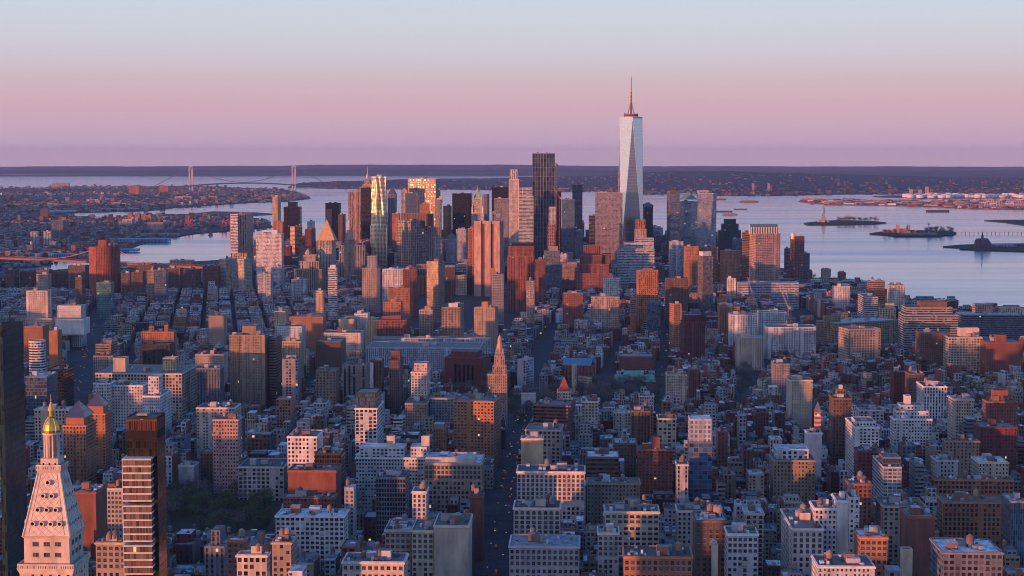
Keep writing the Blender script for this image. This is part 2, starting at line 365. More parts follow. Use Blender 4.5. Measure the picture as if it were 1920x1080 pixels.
hills('hills', -400, 2400, 8, [(None, [(0, 325.5)], 0), (38500, [(p[0], p[1] + 7) for p in far], .4), (41000, [(p[0], p[1] + 1.5) for p in far], .5), (43500, far, .5), (47000, [(p[0], p[1] + 6) for p in far], 0)], WOOD)
sish = [(540, 352), (570, 350.5), (600, 352), (640, 353.5), (827, 354.5), (1053, 358.5), (1130, 358), (1207, 364), (1280, 361), (1347, 366), (1447, 366.5), (1520, 364.5), (1567, 363.5), (1640, 363), (1700, 362.5), (2300, 360)]
sirg = [(540, 350.5), (560, 342), (640, 339.5), (720, 338), (800, 334.5), (900, 334), (1000, 332), (1130, 329), (1190, 324), (1280, 320.5), (1360, 321), (1450, 324), (1560, 326), (1640, 329), (1800, 332), (1920, 333), (2300, 334)]
def frac(t): return [(x, prof(sish, x) * (1 - t) + prof(sirg, x) * t) for x in range(540, 2400, 20)]
def sd(k):
    def f(x):
        g0 = G(x, prof(sish, x))[1]; return g0 + k * max(300, min(1, (x - 535) / 200) * 5200)
    return f
SI = hills('hills', 540, 2350, 6, [(None, sish, 0), (sd(.12), frac(.07), .05), (sd(.35), frac(.32), .5), (sd(.7), frac(.72), .6), (sd(1), sirg, .9), (sd(1.6), [(x, y + 7) for x, y in sirg], 0)], WOOD)
mid = [(1080, 331), (1200, 326), (1500, 322), (1700, 323), (1920, 324), (2300, 324)]
hills('hills', 1100, 2350, 8, [(26000, [(x, y + 16) for x, y in mid], 0), (28000, [(x, y + 3) for x, y in mid], .5), (31000, mid, .6), (36000, [(x, y + 5) for x, y in mid], 0)], WOOD)
# haze
hz = MB(); R = 50400
hz.box(-R, R, -R, R, -180 - 3, 560, (1, 1, 1), bot=True)
hm = bpy.data.materials.new('haze'); hm.use_nodes = True; hn = hm.node_tree.nodes; hn.remove(hn['Principled BSDF'])
pv = hn.new('ShaderNodeVolumePrincipled'); pv.inputs['Color'].default_value = (.34, .52, .92, 1); pv.inputs['Density'].default_value = 1.6e-5; pv.inputs['Anisotropy'].default_value = 0.0
hm.node_tree.links.new(pv.outputs[0], hn['Material Output'].inputs['Volume'])
ho = hz.build('haze', None, [hm]); ho['kind'] = 'stuff'
# ================================================================ BUILDINGS seen one by one
# x0 xs x1 ytop ybottom distance style colour options ; name ; label
# xs is the photo column of the near corner; a line starting with + is a further volume of the building above it
HERO = '''
0 8 47 607 1080 985 D G L42 nocap nt ; glass_tower ; dark green glass tower cut off by the left edge of the view
119 162 181 797 925 1610 p o L30 py=22 ; apartment_tower ; orange brick tower with a glass pyramid top, left of its taller twin
160 198 210 775 890 1680 p o L28 py=20 ; apartment_tower ; orange brick tower with a glass pyramid top, behind its lower twin
65 129 140 767 830 1760 P c L40 t2 ; office_building ; pale building with a wide window grid behind the golden cupola
139 180 182 922 985 1180 n r L28 nt ; brick_building ; blank dark red brick wall right of the white pyramid-roofed tower
180 236 243 915 1000 1230 p l L30 t1 W ; loft_building ; pale office block with paired windows, left of the bronze glass tower
180 236 243 1016 1080 1010 P b L30 t1 W ; loft_building ; grey beige block with tall windows at the foot of the bronze tower
335 364 366 872 925 1620 n l L20 nt ; office_building ; small blank grey block at the corner of the tree-filled square
400 447 455 786 925 1615 p p L32 ; office_tower ; slender pinkish tower beside the tree-filled square
447 532 548 875 938 1580 P l L34 ; department_store ; low wide grey store with coloured window displays, beside the slender pinkish tower
369 440 452 764 860 1800 q h L34 pt ; office_building ; ornate salmon building with rows of arches, behind the slender pinkish tower
376 410 414 848 930 1650 p n L24 nt ; apartment_building ; dark brown block tucked left of the slender pinkish tower
180 341 371 700 790 2040 P c L90 nt ; department_store ; very wide cream building with big paired windows and two roof houses
+212 235 235 671 700 2060 n c L16
+305 329 329 671 700 2070 p Y L16
176 205 206 718 800 1900 p w L25 nt ; apartment_building ; left wing of the white stepped apartment house
205 268 270 722 815 1910 p w L25 nt ; apartment_building ; long middle wing of the white stepped apartment house
268 300 322 742 815 1860 p w L30 nt ; apartment_building ; right stepped wing of the white apartment house
+278 298 298 706 742 1872 p w L16
179 208 212 645 670 2330 h t L30 nt ; office_building ; small tan glass-banded block above a grey one, by the wide avenue
175 212 215 667 705 2270 p y L32 nt ; office_building ; grey block by the wide avenue, behind the very wide cream building
51 80 90 640 705 2150 h w L26 ov ; apartment_tower ; white rounded apartment tower with curved balcony bands
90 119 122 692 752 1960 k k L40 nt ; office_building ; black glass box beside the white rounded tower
48 88 92 706 770 1850 g s L40 nt ; office_building ; grey-blue glass block right of the dark green tower
45 80 84 612 650 2450 p o L30 ; apartment_building ; orange brick block behind the white rounded tower
92 108 112 620 665 2330 n o L20 nt ; brick_tower ; blank orange brick slab near the wide avenue
50 90 98 545 640 2900 p h L30 nt ; apartment_tower ; tall beige tower with a plain crown and glass strips at left
+48 98 100 597 640 2890 P h L36
108 152 156 573 622 2880 p w L30 nt ; hotel_building ; pinkish white stepped block right of the plain crowned beige tower
+104 157 160 598 622 2850 n w L36
141 154 156 520 560 3500 p n L24 nt ; apartment_building ; narrow brown block left of the green glass hotel
181 208 210 530 565 3380 g g L24 nt ; hotel_building ; green glass hotel with a white frame in front of the round red tower
10 28 30 506 545 4150 p n L30 ; housing_tower ; leftmost of the brown brick housing slabs by the river
38 62 66 508 545 4180 p n L30 ; housing_tower ; second brown housing slab from the left by the river
68 92 96 506 545 4120 p n L30 ; housing_tower ; third brown housing slab from the left by the river
98 126 130 509 545 4190 p n L30 ; housing_tower ; brown housing slab just left of the broader dark one by the river
128 160 168 498 548 4080 p n L40 ; housing_tower ; broader dark brown housing slab left of the round red tower
68 90 93 514 560 3700 p b L26 ; housing_tower ; pale brick slab in front of the brown riverside slabs
228 244 246 512 552 3760 p n L24 ; housing_tower ; brown slab directly right of the round red tower
246 268 272 510 552 3700 p n L26 ; housing_tower ; second brown slab right of the round red tower
243 288 292 498 522 4020 p n L30 ; housing_tower ; wide dark brown slab behind the two right of the round red tower
276 289 291 506 555 3640 p t L22 ; apartment_building ; tan brick slab left of the dark teal glass block
289 311 313 506 558 3600 g s L22 nt ; office_building ; dark teal glass block among brown housing slabs
308 338 342 503 530 3980 p n L28 ; housing_tower ; brown slab in front of the golden lit terminal building, left one
344 372 376 505 532 3950 p n L28 ; housing_tower ; brown slab in front of the golden lit terminal building, middle one
380 408 411 500 532 3930 p n L28 ; housing_tower ; brown slab in front of the golden lit terminal building, right one
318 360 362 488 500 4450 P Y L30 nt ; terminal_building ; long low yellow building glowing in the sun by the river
411 424 445 486 545 3960 p c L20 ; apartment_tower ; left one of two beige apartment towers before the ribbed white tower
447 458 473 486 545 3900 p c L22 ; apartment_tower ; right one of two beige apartment towers before the ribbed white tower
432 463 475 401 500 4360 V b L36 nt ; office_tower ; tall ribbed pale slab standing alone beside the river
+433 446 447 402 470 4340 h w L8
480 528 531 438 520 4120 p w L34 nt ; courthouse ; broad pale slab half in shadow, right of the ribbed tower
+491 520 521 432 440 4140 n w L18
483 508 513 513 545 3700 p l L26 ; office_building ; small grey block with a pale arched top before the broad pale slab
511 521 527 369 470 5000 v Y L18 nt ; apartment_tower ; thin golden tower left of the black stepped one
513 530 533 416 450 4960 p o L24 nt ; office_building ; orange block at the foot of the thin golden tower
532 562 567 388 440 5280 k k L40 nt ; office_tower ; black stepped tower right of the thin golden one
+540 556 558 379 392 5300 k k L24
544 553 567 425 485 4900 h Y L30 nt ; office_tower ; tower with a bright yellow lit side and dark flank
572 584 592 430 480 4880 v m L28 nt ; office_tower ; dark red tower left of the pyramid-topped courthouse
560 588 590 465 495 4500 p o L26 nt ; office_building ; orange brick block below the dark red tower
576 588 590 415 432 5100 p w L24 nt ; office_building ; small white lit block peeping over the dark red tower
532 545 548 462 500 4600 p m L26 nt ; office_building ; dull red block below the black stepped tower
610 637 640 381 400 5400 v d L34 nt ; office_tower ; dark slab with orange lit steps left of the bridge view
+612 622 624 392 420 5390 p o L20
634 646 650 402 440 5200 p n L26 ; office_tower ; brown stepped tower left of the flat-topped pink one
653 677 679 359 440 5300 V p L36 nt ; office_tower ; flat-topped pink tower with vertical ribs below the slim spire
677 696 698 352 450 5150 k d L36 nt ; office_tower ; dark glass tower between the pink ribbed one and the golden rippled one
727 742 744 364 470 5300 v s L36 hip=14 ; office_tower ; blue-grey tower with a steep dark roof behind the golden rippled one
735 748 750 400 470 4900 p o L26 nt ; office_tower ; orange brick block between the rippled tower and the dotted slab
744 770 802 414 505 4400 i b L30 nt ; office_tower ; broad slab with a pinkish dotted face and dark ribbed flank
+751 801 802 401 420 4425 V n L26
752 764 766 356 410 5150 v h L26 nt ; office_tower ; slender pink stone tower left of the broad flat white-grid skyscraper
760 783 785 362 420 5000 g s L26 nt ; office_tower ; dark blue glass tower in front of the white-grid skyscraper
765 817 826 335 440 5260 i b L36 nt ; office_tower ; broad flat-topped skyscraper with a bright white grid face
787 804 807 382 430 5000 P o L26 nt ; office_tower ; orange block with crossed window bays before the white-grid skyscraper
802 819 823 427 500 4450 V p L30 nt ; office_tower ; pink tower with a colonnaded top right of the dotted slab
812 829 834 445 500 4250 p y L28 ; office_building ; grey tower before the colonnaded pink one
816 827 831 374 450 4950 v y L22 nt ; office_tower ; grey stepped tower topped with a golden block
+823 829 830 368 376 4955 n Y L12
831 841 847 386 450 5100 p o L24 ; office_tower ; red-orange stepped tower left of the big black slab
837 855 858 448 500 4300 p y L26 md ; office_building ; grey building with small dark mansard domes
855 874 877 430 490 4450 p l L30 ; office_building ; pale grey castle-topped block left of the windowless tower
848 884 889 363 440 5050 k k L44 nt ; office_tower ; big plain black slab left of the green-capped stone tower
906 917 919 364 440 4950 v s L24 ov nt ; office_tower ; blue-grey rounded tower just right of the green-capped stone tower
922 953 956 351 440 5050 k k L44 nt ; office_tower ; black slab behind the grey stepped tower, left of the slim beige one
927 953 956 372 500 4800 j y L30 nt ; office_tower ; grey stepped tower in front of a black slab
954 973 976 336 540 4450 j h L26 nt ; apartment_tower ; slim beige stone skyscraper catching orange light
+956 970 972 318 338 4452 V h L18
973 1000 1003 368 520 3830 b l L26 nt ; apartment_tower ; tall tower of shifted white balcony slabs in front of the slim beige skyscraper
+974 998 1000 352 370 3834 b l L22
877 889 892 428 500 4030 p o L26 nt ; office_tower ; orange brick slab stuck to the left of the windowless tower
998 1040 1043 287 520 4700 K y L50 nt ; office_tower ; very tall dark glass skyscraper with white vertical ribs
1039 1046 1048 308 400 4900 g s L30 nt ; office_tower ; pale blue glass edge of a tower behind the dark ribbed skyscraper
1044 1052 1054 360 480 4800 v m L26 nt ; office_tower ; dark red tower just right of the dark ribbed skyscraper
1027 1041 1045 420 490 4320 P o L24 nt ; tower_under_construction ; unfinished tower with an orange-red core below a crane
+1029 1042 1044 388 420 4325 z h L16
1053 1077 1079 374 480 4700 g B L30 nt ; office_tower ; pale blue glass tower with white ribs, left of a darker one
1073 1092 1094 346 460 5100 k s L30 nt ; apartment_tower ; dark slim tower with an unfinished brown top, by the river
1078 1093 1095 432 490 4600 g B L26 nt ; office_building ; low blue glass block at the foot of the dark slim tower
1104 1104 1117 404 480 4700 k s L26 nt ; office_tower ; small dark tower standing in front of the river, left of the reflecting slab
1116 1116 1167 361 500 4500 z p L34 nt ; office_tower ; broad reflecting slab with a pink and blue window grid
1204 1206 1224 388 480 5000 k G L34 md ; office_tower ; dark green glass tower with a domed roof behind the tallest skyscraper
1189 1190 1212 430 500 4450 v b L30 nt ; telephone_building ; stone tower with an orange lit stepped crown before the tallest skyscraper
+1191 1192 1210 412 430 4455 V o L24
1155 1158 1227 466 520 3960 h S L60 nt ; office_building ; wide white banded building with curved stepped terraces
+1166 1170 1226 455 466 3975 h S L50
+1188 1190 1226 447 456 3990 h S L40
1077 1080 1148 512 545 3850 p r L60 ; telephone_building ; wide red brick stepped pyramid of a building
+1080 1083 1142 495 512 3865 j r L50
+1084 1087 1128 478 496 3880 j r L44
+1091 1094 1126 460 479 3892 V r L36
+1127 1129 1146 476 498 3885 j r L30
951 1001 1006 480 575 3540 v r L50 nt ; telephone_building ; massive red-brown brick tower with stepped top, centre of the view
+953 1001 1005 462 481 3552 j r L40
+959 1000 1003 456 463 3560 n k L30
1003 1022 1025 487 570 3520 v r L40 nt ; telephone_building ; lower red-brown wing right of the massive brick tower
1008 1053 1056 496 545 3920 z s L30 nt ; office_building ; grey-blue checkered block right of the red-brown wing
+1020 1050 1052 470 497 3935 z s L24
+1030 1046 1048 462 471 3940 n y L14
890 937 943 415 555 3930 n p L32 nt rib ; telephone_building ; windowless pinkish tower with deep vertical shafts, steam on its roof
679 707 713 503 548 3500 P b L30 ; loft_building ; beige lit loft block left of the pale blue low one
+688 706 709 480 504 3510 p y L20
717 755 758 505 540 3620 P w L30 nt ; loft_building ; wide pale blue-white low block behind the salmon brick tower
755 781 784 505 545 3420 p r L24 ; brick_tower ; salmon red brick tower with a rounded crown
800 822 834 490 560 3300 q t L28 ; apartment_tower ; tan and orange slab tower with vertical window strips
918 927 929 503 520 3320 n o L10 nt ; brick_tower ; narrow plain orange shaft right of the tan slab tower
920 944 947 514 560 3300 q y L24 nt ; apartment_building ; grey slab block below the narrow orange shaft
987 1002 1004 527 575 3060 p b L18 ; apartment_tower ; slender pale tower right in front of the massive red-brown one
833 846 848 526 548 3350 p r L20 ; brick_building ; small pink brick block right of the tan slab tower
636 684 689 460 520 4350 V y L36 nt ; municipal_building ; broad grey stone civic block with tall window shafts
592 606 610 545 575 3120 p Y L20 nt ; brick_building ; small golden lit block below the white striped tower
615 631 636 502 568 3220 h w L18 nt ; apartment_tower ; narrow tower striped white and red, left of centre
+619 629 631 497 503 3225 n w L10
552 604 610 505 550 3980 V t L40 nt ; courthouse ; wide stepped tan court building with a small cupola
+560 598 602 490 506 3990 V b L34
+568 592 596 478 491 4000 p b L24
594 622 630 450 540 4050 v h L32 ; courthouse_tower ; stone courthouse tower with a golden pyramid roof
546 574 578 524 560 3850 p l L30 ; court_building ; pale low court block before the wide stepped tan one
728 768 771 540 555 3180 p o L26 ; loft_building ; low orange lit loft left of the tan slab tower
718 752 755 566 596 2820 P o L26 ; brick_building ; orange-pink brick block with balconies, small white roof house
706 762 770 600 634 2620 P r L36 ; brick_building ; bright red lit brick loft above the long white-blue slabs
+716 752 756 593 601 2640 n r L20
635 664 668 598 622 2680 n Y L24 nt ; loft_building ; cream yellow blank-walled loft at the left of the white lofts
664 690 693 588 622 2700 p w L26 ; loft_building ; white loft between yellow ones, small windows on top
690 706 712 600 636 2660 p Y L26 nt ; loft_building ; yellow loft with dark windows left of the red lit one
786 811 816 581 633 2680 P b L20 nt ; concrete_tower ; leftmost and narrowest of three grid-faced concrete towers
+796 806 807 574 582 2690 n o L10
828 863 870 576 636 2640 P t L24 nt ; concrete_tower ; middle one of three grid-faced concrete towers, face in shade
+841 858 859 569 577 2650 n w L10
889 928 934 577 640 2620 P b L22 nt ; concrete_tower ; right one of three grid-faced concrete towers, half lit
+903 915 916 566 578 2630 n o L10
700 920 925 634 665 2560 j S L18 nt ; apartment_slab ; long pale blue apartment slab behind the dark red library
687 900 906 652 680 2430 j S L18 nt ; apartment_slab ; lower long pale blue slab nearer than its twin
833 906 921 672 722 2330 k r L55 nt lib ; library_building ; dark red cube-like library with tall window slits
771 801 807 697 760 1950 p h L26 nt ; apartment_tower ; beige apartment tower with an orange lit top, left of the dark red library
+776 801 805 681 698 1956 p h L20
760 800 812 756 805 1900 p t L30 ; apartment_building ; tan block left at the foot of the beige apartment tower
806 850 856 746 800 1930 p y L30 ; apartment_building ; grey-beige block right of the beige apartment tower
694 716 721 676 736 2150 p n L26 ; apartment_tower ; brown tower with a white left wing, left one of a pair
+694 700 701 680 736 2145 n w L20
730 749 756 676 736 2130 p n L26 ; apartment_tower ; brown tower with a bright red roof storey, right one of a pair
+733 750 752 658 677 2140 p r L18
592 640 648 640 682 2350 p n L40 ; office_building ; wide brown-grey block right of the cream lofts
607 676 682 624 655 2520 p h L40 ; loft_building ; wide beige wall lit pink at its right end
516 566 570 612 640 2560 p w L34 ; loft_building ; white-grey low block above the lit cream loft
529 564 568 640 672 2330 P Y L24 nt ; loft_building ; cream yellow lit loft with large windows right of the giant brick tower
515 536 540 583 612 2850 p Y L24 ; brick_building ; golden orange gabled block right of the row of lofts
543 606 612 594 622 2680 p o L40 ; loft_building ; long orange-brown loft with blank end wall
529 559 564 673 738 2100 P y L28 nt ; office_building ; grey grid-windowed block right of the giant brick tower
592 630 634 694 722 2120 P t L30 nt ; office_building ; tan block with one huge dark window
642 686 690 684 720 2180 V b L34 ; church_house ; beige gothic block with narrow bays
588 611 614 755 778 1900 P l L20 nt ; loft_building ; small pale block with square windows, left of the white hotel tower
366 420 428 664 705 2230 p c L40 ; loft_building ; dim loft with a yellow lit strip and roof tanks
369 412 420 690 735 2060 v s L40 nt ; office_building ; blue-grey ornate block behind the salmon arched building
431 449 450 628 765 2160 p t L30 nt ; apartment_tower ; left part of the giant brick apartment tower
450 497 505 628 765 2150 p t L30 nt ; apartment_tower ; giant brick apartment tower with an orange lit top, left of centre
+454 480 481 611 630 2160 n t L16
505 518 529 634 745 2160 h n L30 nt ; apartment_tower ; dark banded slab behind the giant brick tower
265 326 332 622 648 2480 p o L34 ; brick_building ; orange brick lofts with two roof towers
+279 288 289 612 623 2484 p o L8
+308 315 316 609 623 2484 p o L8
267 318 323 646 665 2340 V d L30 nt ; office_building ; dark low block with thin columns
391 419 424 592 614 2750 p b L26 ; apartment_building ; beige block with a pink roof house, upper left
666 707 719 765 845 1650 P w L34 nt ; hotel_tower ; white square tower with a dark glass top storey
+668 707 718 735 765 1652 g G L30
851 926 940 752 850 1720 p o L44 t2 ; apartment_building ; big orange brick block with roof tanks beside the main avenue
970 986 1001 674 730 2330 P l L26 nt ; university_building ; pale grid block with a glass top, right of the ornate stepped tower
1053 1110 1116 686 715 2380 V r L30 nt gl ; university_building ; red brick hall with a long glass roof
1160 1162 1224 668 702 2500 p r L40 ; university_building ; wide red brick block behind the green-roofed one
1146 1148 1230 712 724 2420 p r L30 nt ; law_school ; low red brick building with bright green copper roofs
1072 1081 1083 683 730 2290 p h L9 nt ; bell_tower ; slim beige campanile tower by the bare trees
1084 1106 1110 708 730 2290 p c L24 nt ; church_building ; low beige church beside the campanile
1107 1108 1161 556 592 3000 P b L40 ; loft_building ; beige grid-windowed loft at the end of the central streets
1055 1093 1095 550 592 3020 p r L34 ; brick_building ; dark red brick loft left of the beige grid loft
1130 1131 1163 521 545 3500 P w L30 ; office_building ; small white grid block below the red stepped pyramid
1192 1194 1234 507 600 3060 P o L34 ; apartment_tower ; orange and green gridded tower, stepped and lit at left
1178 1182 1192 560 606 2960 h o L22 nt ; apartment_tower ; narrow orange lit tower left of the green-gridded one
1213 1214 1239 566 600 2920 g B L24 nt ; apartment_building ; pale blue-grey tower with tank top, below the gridded one
1246 1248 1290 522 560 3200 p n L30 ; loft_building ; brown loft block right of the gridded tower
1255 1264 1278 570 625 2760 p o L26 ; apartment_tower ; slim brick tower with lit white left edge
1275 1283 1322 604 645 2640 j m L36 ; apartment_building ; purple-brown stepped apartment block
+1280 1284 1316 590 604 2650 j m L26
1308 1318 1337 480 590 3500 z n L26 nt ; hotel_tower ; tall brown mirror-glass tower with a pink lit side, lower right
+1310 1318 1334 472 481 3505 n w L18
1253 1255 1281 453 530 4200 v S L30 nt ; office_tower ; pale blue ribbed tower left of the orange slab towers
1280 1283 1310 462 530 3950 p o L28 nt ; apartment_tower ; orange brick slab, left one beside the dark riverside towers
1310 1316 1346 463 530 3980 p o L28 nt ; apartment_tower ; orange brick slab, right one beside the dark riverside towers
1350 1358 1388 470 530 3950 p o L28 nt ; apartment_tower ; twin-shaft orange brick tower left of the banded one
1361 1364 1380 522 560 3650 P w L20 nt ; apartment_building ; narrow block with a white frame and dark glass
1250 1256 1274 358 500 4900 z n L30 nt ; apartment_tower ; dark narrow tower at the left of the green pyramid roof
1274 1283 1309 378 470 4980 z h L44 nt ; office_tower ; pink gold glass tower with a green copper pyramid roof
1307 1308 1343 362 480 4850 z S L34 nt ; office_tower ; pale grid-faced tower right of the green pyramid roof
1345 1347 1389 432 500 5200 j G L44 nt ; office_tower ; dark green tower with stepped trapezoid top by the river
+1351 1353 1385 420 432 5215 j G L34
+1357 1358 1380 411 421 5225 j G L26
1372 1374 1392 448 490 4800 g B L26 nt ; office_building ; blue glass block right of the trapezoid-topped tower
1391 1404 1417 436 520 3840 h n L30 nt ; office_tower ; brown banded wing left of the big orange-pink tower
1405 1417 1463 438 520 3780 P p L40 nt ; office_tower ; big orange-pink tower with a green vaulted roof
1405 1414 1418 497 522 3750 P p L30 nt ; office_building ; low orange-pink step at the foot of the big vaulted tower
1471 1472 1482 466 510 4380 k s L22 nt ; apartment_tower ; dark narrow tower behind the red brick riverside tower
1481 1490 1508 443 525 4120 P r L24 nt ; apartment_tower ; red brick riverside tower with a pink roof house
+1482 1488 1499 438 444 4124 n w L14
1506 1508 1518 475 530 4160 v s L20 nt ; apartment_tower ; dark slab attached right of the red riverside tower
1383 1384 1498 530 550 3620 h S L50 nt ; pier_building ; long low blue-white banded building near the river
1347 1349 1387 575 595 2950 P o L34 ; loft_building ; orange-brown loft with large bays, right of the mirror-glass tower
1365 1369 1420 590 628 2780 P w L36 ; loft_building ; white loft with tan corner, left of the brighter lit one
1420 1423 1475 585 622 2840 P w L36 ; loft_building ; white loft with a bright pink lit face
1430 1436 1530 613 655 2700 P w L50 ; warehouse ; long white warehouse with pier-like columns
1530 1573 1683 606 650 2840 P t L60 ; warehouse ; huge brown printing warehouse behind the tan one
+1543 1550 1576 592 607 2860 p t L20
1572 1590 1651 617 670 2600 P b L40 ; warehouse ; tan warehouse with ribbed top at the corner
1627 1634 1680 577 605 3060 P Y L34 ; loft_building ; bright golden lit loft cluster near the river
+1629 1634 1650 567 578 3070 n Y L16
+1655 1660 1677 569 578 3070 n Y L16
1684 1696 1796 590 652 2720 h y L60 nt ; telephone_building ; big stepped dark brown banded office block near the river
+1690 1700 1786 576 590 2735 h y L50
+1722 1726 1776 566 577 2750 n n L30
1801 1806 1920 590 632 2860 h s L60 nt ; terminal_building ; long dark glass-banded terminal block at the right edge
+1826 1829 1862 570 591 2900 P p L24
+1870 1873 1912 576 591 2900 P c L24
1722 1726 1780 624 662 2540 p n L40 ; warehouse ; dull brown warehouse left of the cream lit one
1776 1778 1842 632 668 2480 P c L36 ; loft_building ; cream loft with a lit arched roof screen
+1797 1799 1836 615 633 2496 n h L14
1834 1850 1918 642 674 2440 p r L40 ; warehouse ; red brick warehouse with a roof block at right
+1865 1868 1887 628 643 2450 n r L16
1627 1629 1659 527 565 3350 h o L26 ; office_tower ; orange-brown banded tower standing before the wide river
1664 1668 1697 535 565 3250 p h L30 ; apartment_building ; sunlit stepped salmon block beside the wide river
1562 1564 1593 537 560 3350 p w L28 ; office_building ; white stepped block by the riverside park
1608 1622 1646 557 590 3060 h l L34 nt ; office_building ; block with a blank white end wall and blue bands
1379 1382 1432 632 662 2560 p c L36 ; apartment_building ; beige blocky apartment house with a white roof cabin
1476 1479 1523 712 778 2010 p c L26 ; hotel_building ; tall pale yellow building with a green ledge and many small windows
1445 1451 1480 682 745 2170 p y L30 ; apartment_building ; grey many-windowed block left of the pale yellow one
1554 1562 1596 746 805 1760 p n L26 ; apartment_tower ; brown art deco apartment house with a turret
+1566 1570 1586 730 747 1770 p n L14
+1572 1574 1580 722 731 1774 n h L6
1606 1612 1657 768 785 1900 P l L34 ; office_building ; white low block left of the white stepped pyramid
1669 1676 1747 785 815 1720 p w L34 nt ; apartment_building ; lower floors of the white stepped pyramid apartment house
+1674 1681 1741 770 786 1730 p w L30
+1682 1688 1733 759 771 1738 p w L24
+1695 1697 1708 742 760 1745 n w L10
1718 1732 1775 724 778 1980 v w L34 ; apartment_building ; white and brown vertical slab right behind the stepped pyramid house
1700 1704 1732 700 745 2080 p n L26 ; apartment_building ; brown ragged-topped tower beside the white and brown slab
1672 1676 1701 697 745 2120 q m L26 ; apartment_building ; purple-brown slab with white balconies
1842 1850 1905 752 810 1760 p r L36 nt ; apartment_building ; red brick stepped tower block at the right edge
+1858 1864 1890 732 753 1772 n r L14
1786 1788 1826 748 776 1820 p c L30 ; loft_building ; pale yellow block with a white billboard on its roof
1288 1292 1313 692 748 2180 j r L26 ; apartment_tower ; dark red-brown slab near the middle right street
1247 1250 1288 702 752 2120 p c L30 ; apartment_building ; beige apartment house right of the middle right street
1197 1199 1226 742 778 1960 p h L22 ; apartment_building ; small beige block with a white roof box before the bare trees
1089 1091 1121 752 804 1810 q c L26 ; apartment_building ; plain tan tower with small windows right of the striped brown block
1000 1065 1076 760 815 1780 h r L40 ; apartment_hotel ; wide red-brown block striped with pale ledges beside the avenue
1045 1070 1074 734 765 1890 p c L24 nt ; apartment_building ; beige block with a red pyramid roof behind the striped one
1180 1184 1219 770 800 1740 v n L30 ; loft_building ; ornate brown loft with pale top windows
1231 1234 1268 784 802 1700 P c L30 ; loft_building ; low cream loft with arched windows
985 1050 1056 806 850 1630 P b L38 t1 ; loft_building ; brown-topped loft with a row of big arches beside the avenue
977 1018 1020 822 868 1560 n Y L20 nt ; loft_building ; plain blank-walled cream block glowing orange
539 594 606 818 880 1510 P w L28 W ; loft_building ; white loft with pairs of dark windows left of the white hotel tower
590 640 648 850 885 1450 k d L24 nt ; apartment_building ; near-black block with dark glass balconies
667 800 802 858 888 1490 q w L26 nt ; apartment_building ; wide white terraced apartment house
+675 758 760 838 858 1494 q w L20
+770 800 802 838 858 1494 q w L20
+725 740 741 818 839 1500 n h L7
+790 805 806 818 839 1500 n h L7
796 902 908 868 908 1440 P b L34 W t1 ; loft_building ; wide beige loft with a pink-lit top band
+798 890 892 858 869 1444 n h L26
540 630 633 882 930 1380 n r L30 nt ; brick_building ; low building showing one huge blank brown brick side
531 627 630 932 958 1330 p r L16 nt ; row_house ; low brown brick terrace with gables under the blank brown wall
646 664 667 914 1010 1290 p l L14 nt W ; office_tower ; very slender ornate tower with a pale top, beside the long white arched loft
517 645 648 967 1026 1260 P w L26 nt arch ; loft_building ; long white loft with rows of arched windows
705 760 763 895 935 1340 k s L34 nt ; office_building ; blue-black glass block right of the very slender tower
773 799 803 921 978 1290 p w L20 t1 W ; loft_building ; narrow white loft with a red top storey
880 905 908 930 965 1340 n r L20 ; loft_building ; red brick block with roof tanks beside the main avenue
722 770 772 993 1055 1160 P b L36 W nt ; loft_building ; beige loft with large windows, left part of a row
772 813 814 994 1052 1155 P c L36 W nt ; loft_building ; cream loft with pairs of windows, middle of a row
814 878 905 985 1052 1150 n c L40 nt ; loft_building ; cream building with a blank lit side wall at the avenue corner
642 757 762 1053 1080 1020 P h L24 nt W ; loft_building ; ornate gothic-topped building glowing orange at the bottom edge
480 502 509 1022 1080 1080 p o L26 W ; loft_building ; narrow salmon loft at the bottom beside trees
510 546 550 1016 1080 1060 P b L24 ; loft_building ; beige gabled building at the bottom left of centre
426 458 464 1012 1080 1090 p o L24 W ; loft_building ; orange brick loft at the bottom near the trees
444 500 506 1040 1080 980 P h L26 nt ; loft_building ; cream loft with tall windows at the bottom left
969 1096 1100 884 985 1370 P h L30 t1 W arch ; loft_building ; large pinkish loft with arched top windows, right of the avenue
963 1050 1055 952 1004 1240 P h L28 t2 W arch ; loft_building ; salmon-topped loft with arched storey directly before the large pinkish one
955 1086 1092 1024 1066 1120 P l L34 W nt ; loft_building ; long low grey stone building at the bottom beside the avenue
1193 1196 1261 842 940 1510 q r L26 nt ; apartment_tower ; red brick apartment tower with white balconies
+1220 1222 1237 820 843 1516 n r L10
1290 1292 1335 828 942 1430 a s L24 nt ; apartment_tower ; glass tower with a dark grid below and a pale pink grid on top
+1291 1293 1334 785 828 1432 e l L22
1267 1269 1290 870 950 1400 v l L20 nt ; apartment_building ; narrow grey ribbed block left of the two-tone glass tower
1099 1101 1160 856 900 1500 h n L34 ; loft_building ; dark brown long loft right of the large pinkish one
1150 1152 1193 830 888 1600 p n L34 ; loft_building ; dull brown loft left of the red brick apartment tower
1099 1101 1200 905 940 1420 p t L26 nt ; market_hall ; low hall with long pale skylight roofs
1131 1134 1236 958 985 1240 P c L26 t1 W ; loft_building ; low cream loft with a row of windows before the skylight hall
1119 1121 1160 998 1048 1150 P h L22 W nt ; loft_building ; narrow ornate pinkish loft with a white cornice
1302 1304 1362 975 1046 1180 P n L30 t2 W ; loft_building ; brown masonry loft with a deep window grid and roof tanks
1362 1364 1421 1000 1046 1150 P w L26 W nt ; loft_building ; clean white loft with three groups of windows
1395 1398 1432 962 1005 1290 P c L26 ; loft_building ; cream and grey loft behind the clean white one
1267 1270 1341 957 980 1270 p h L26 t2 ; loft_building ; low beige loft with a tank behind the brown masonry one
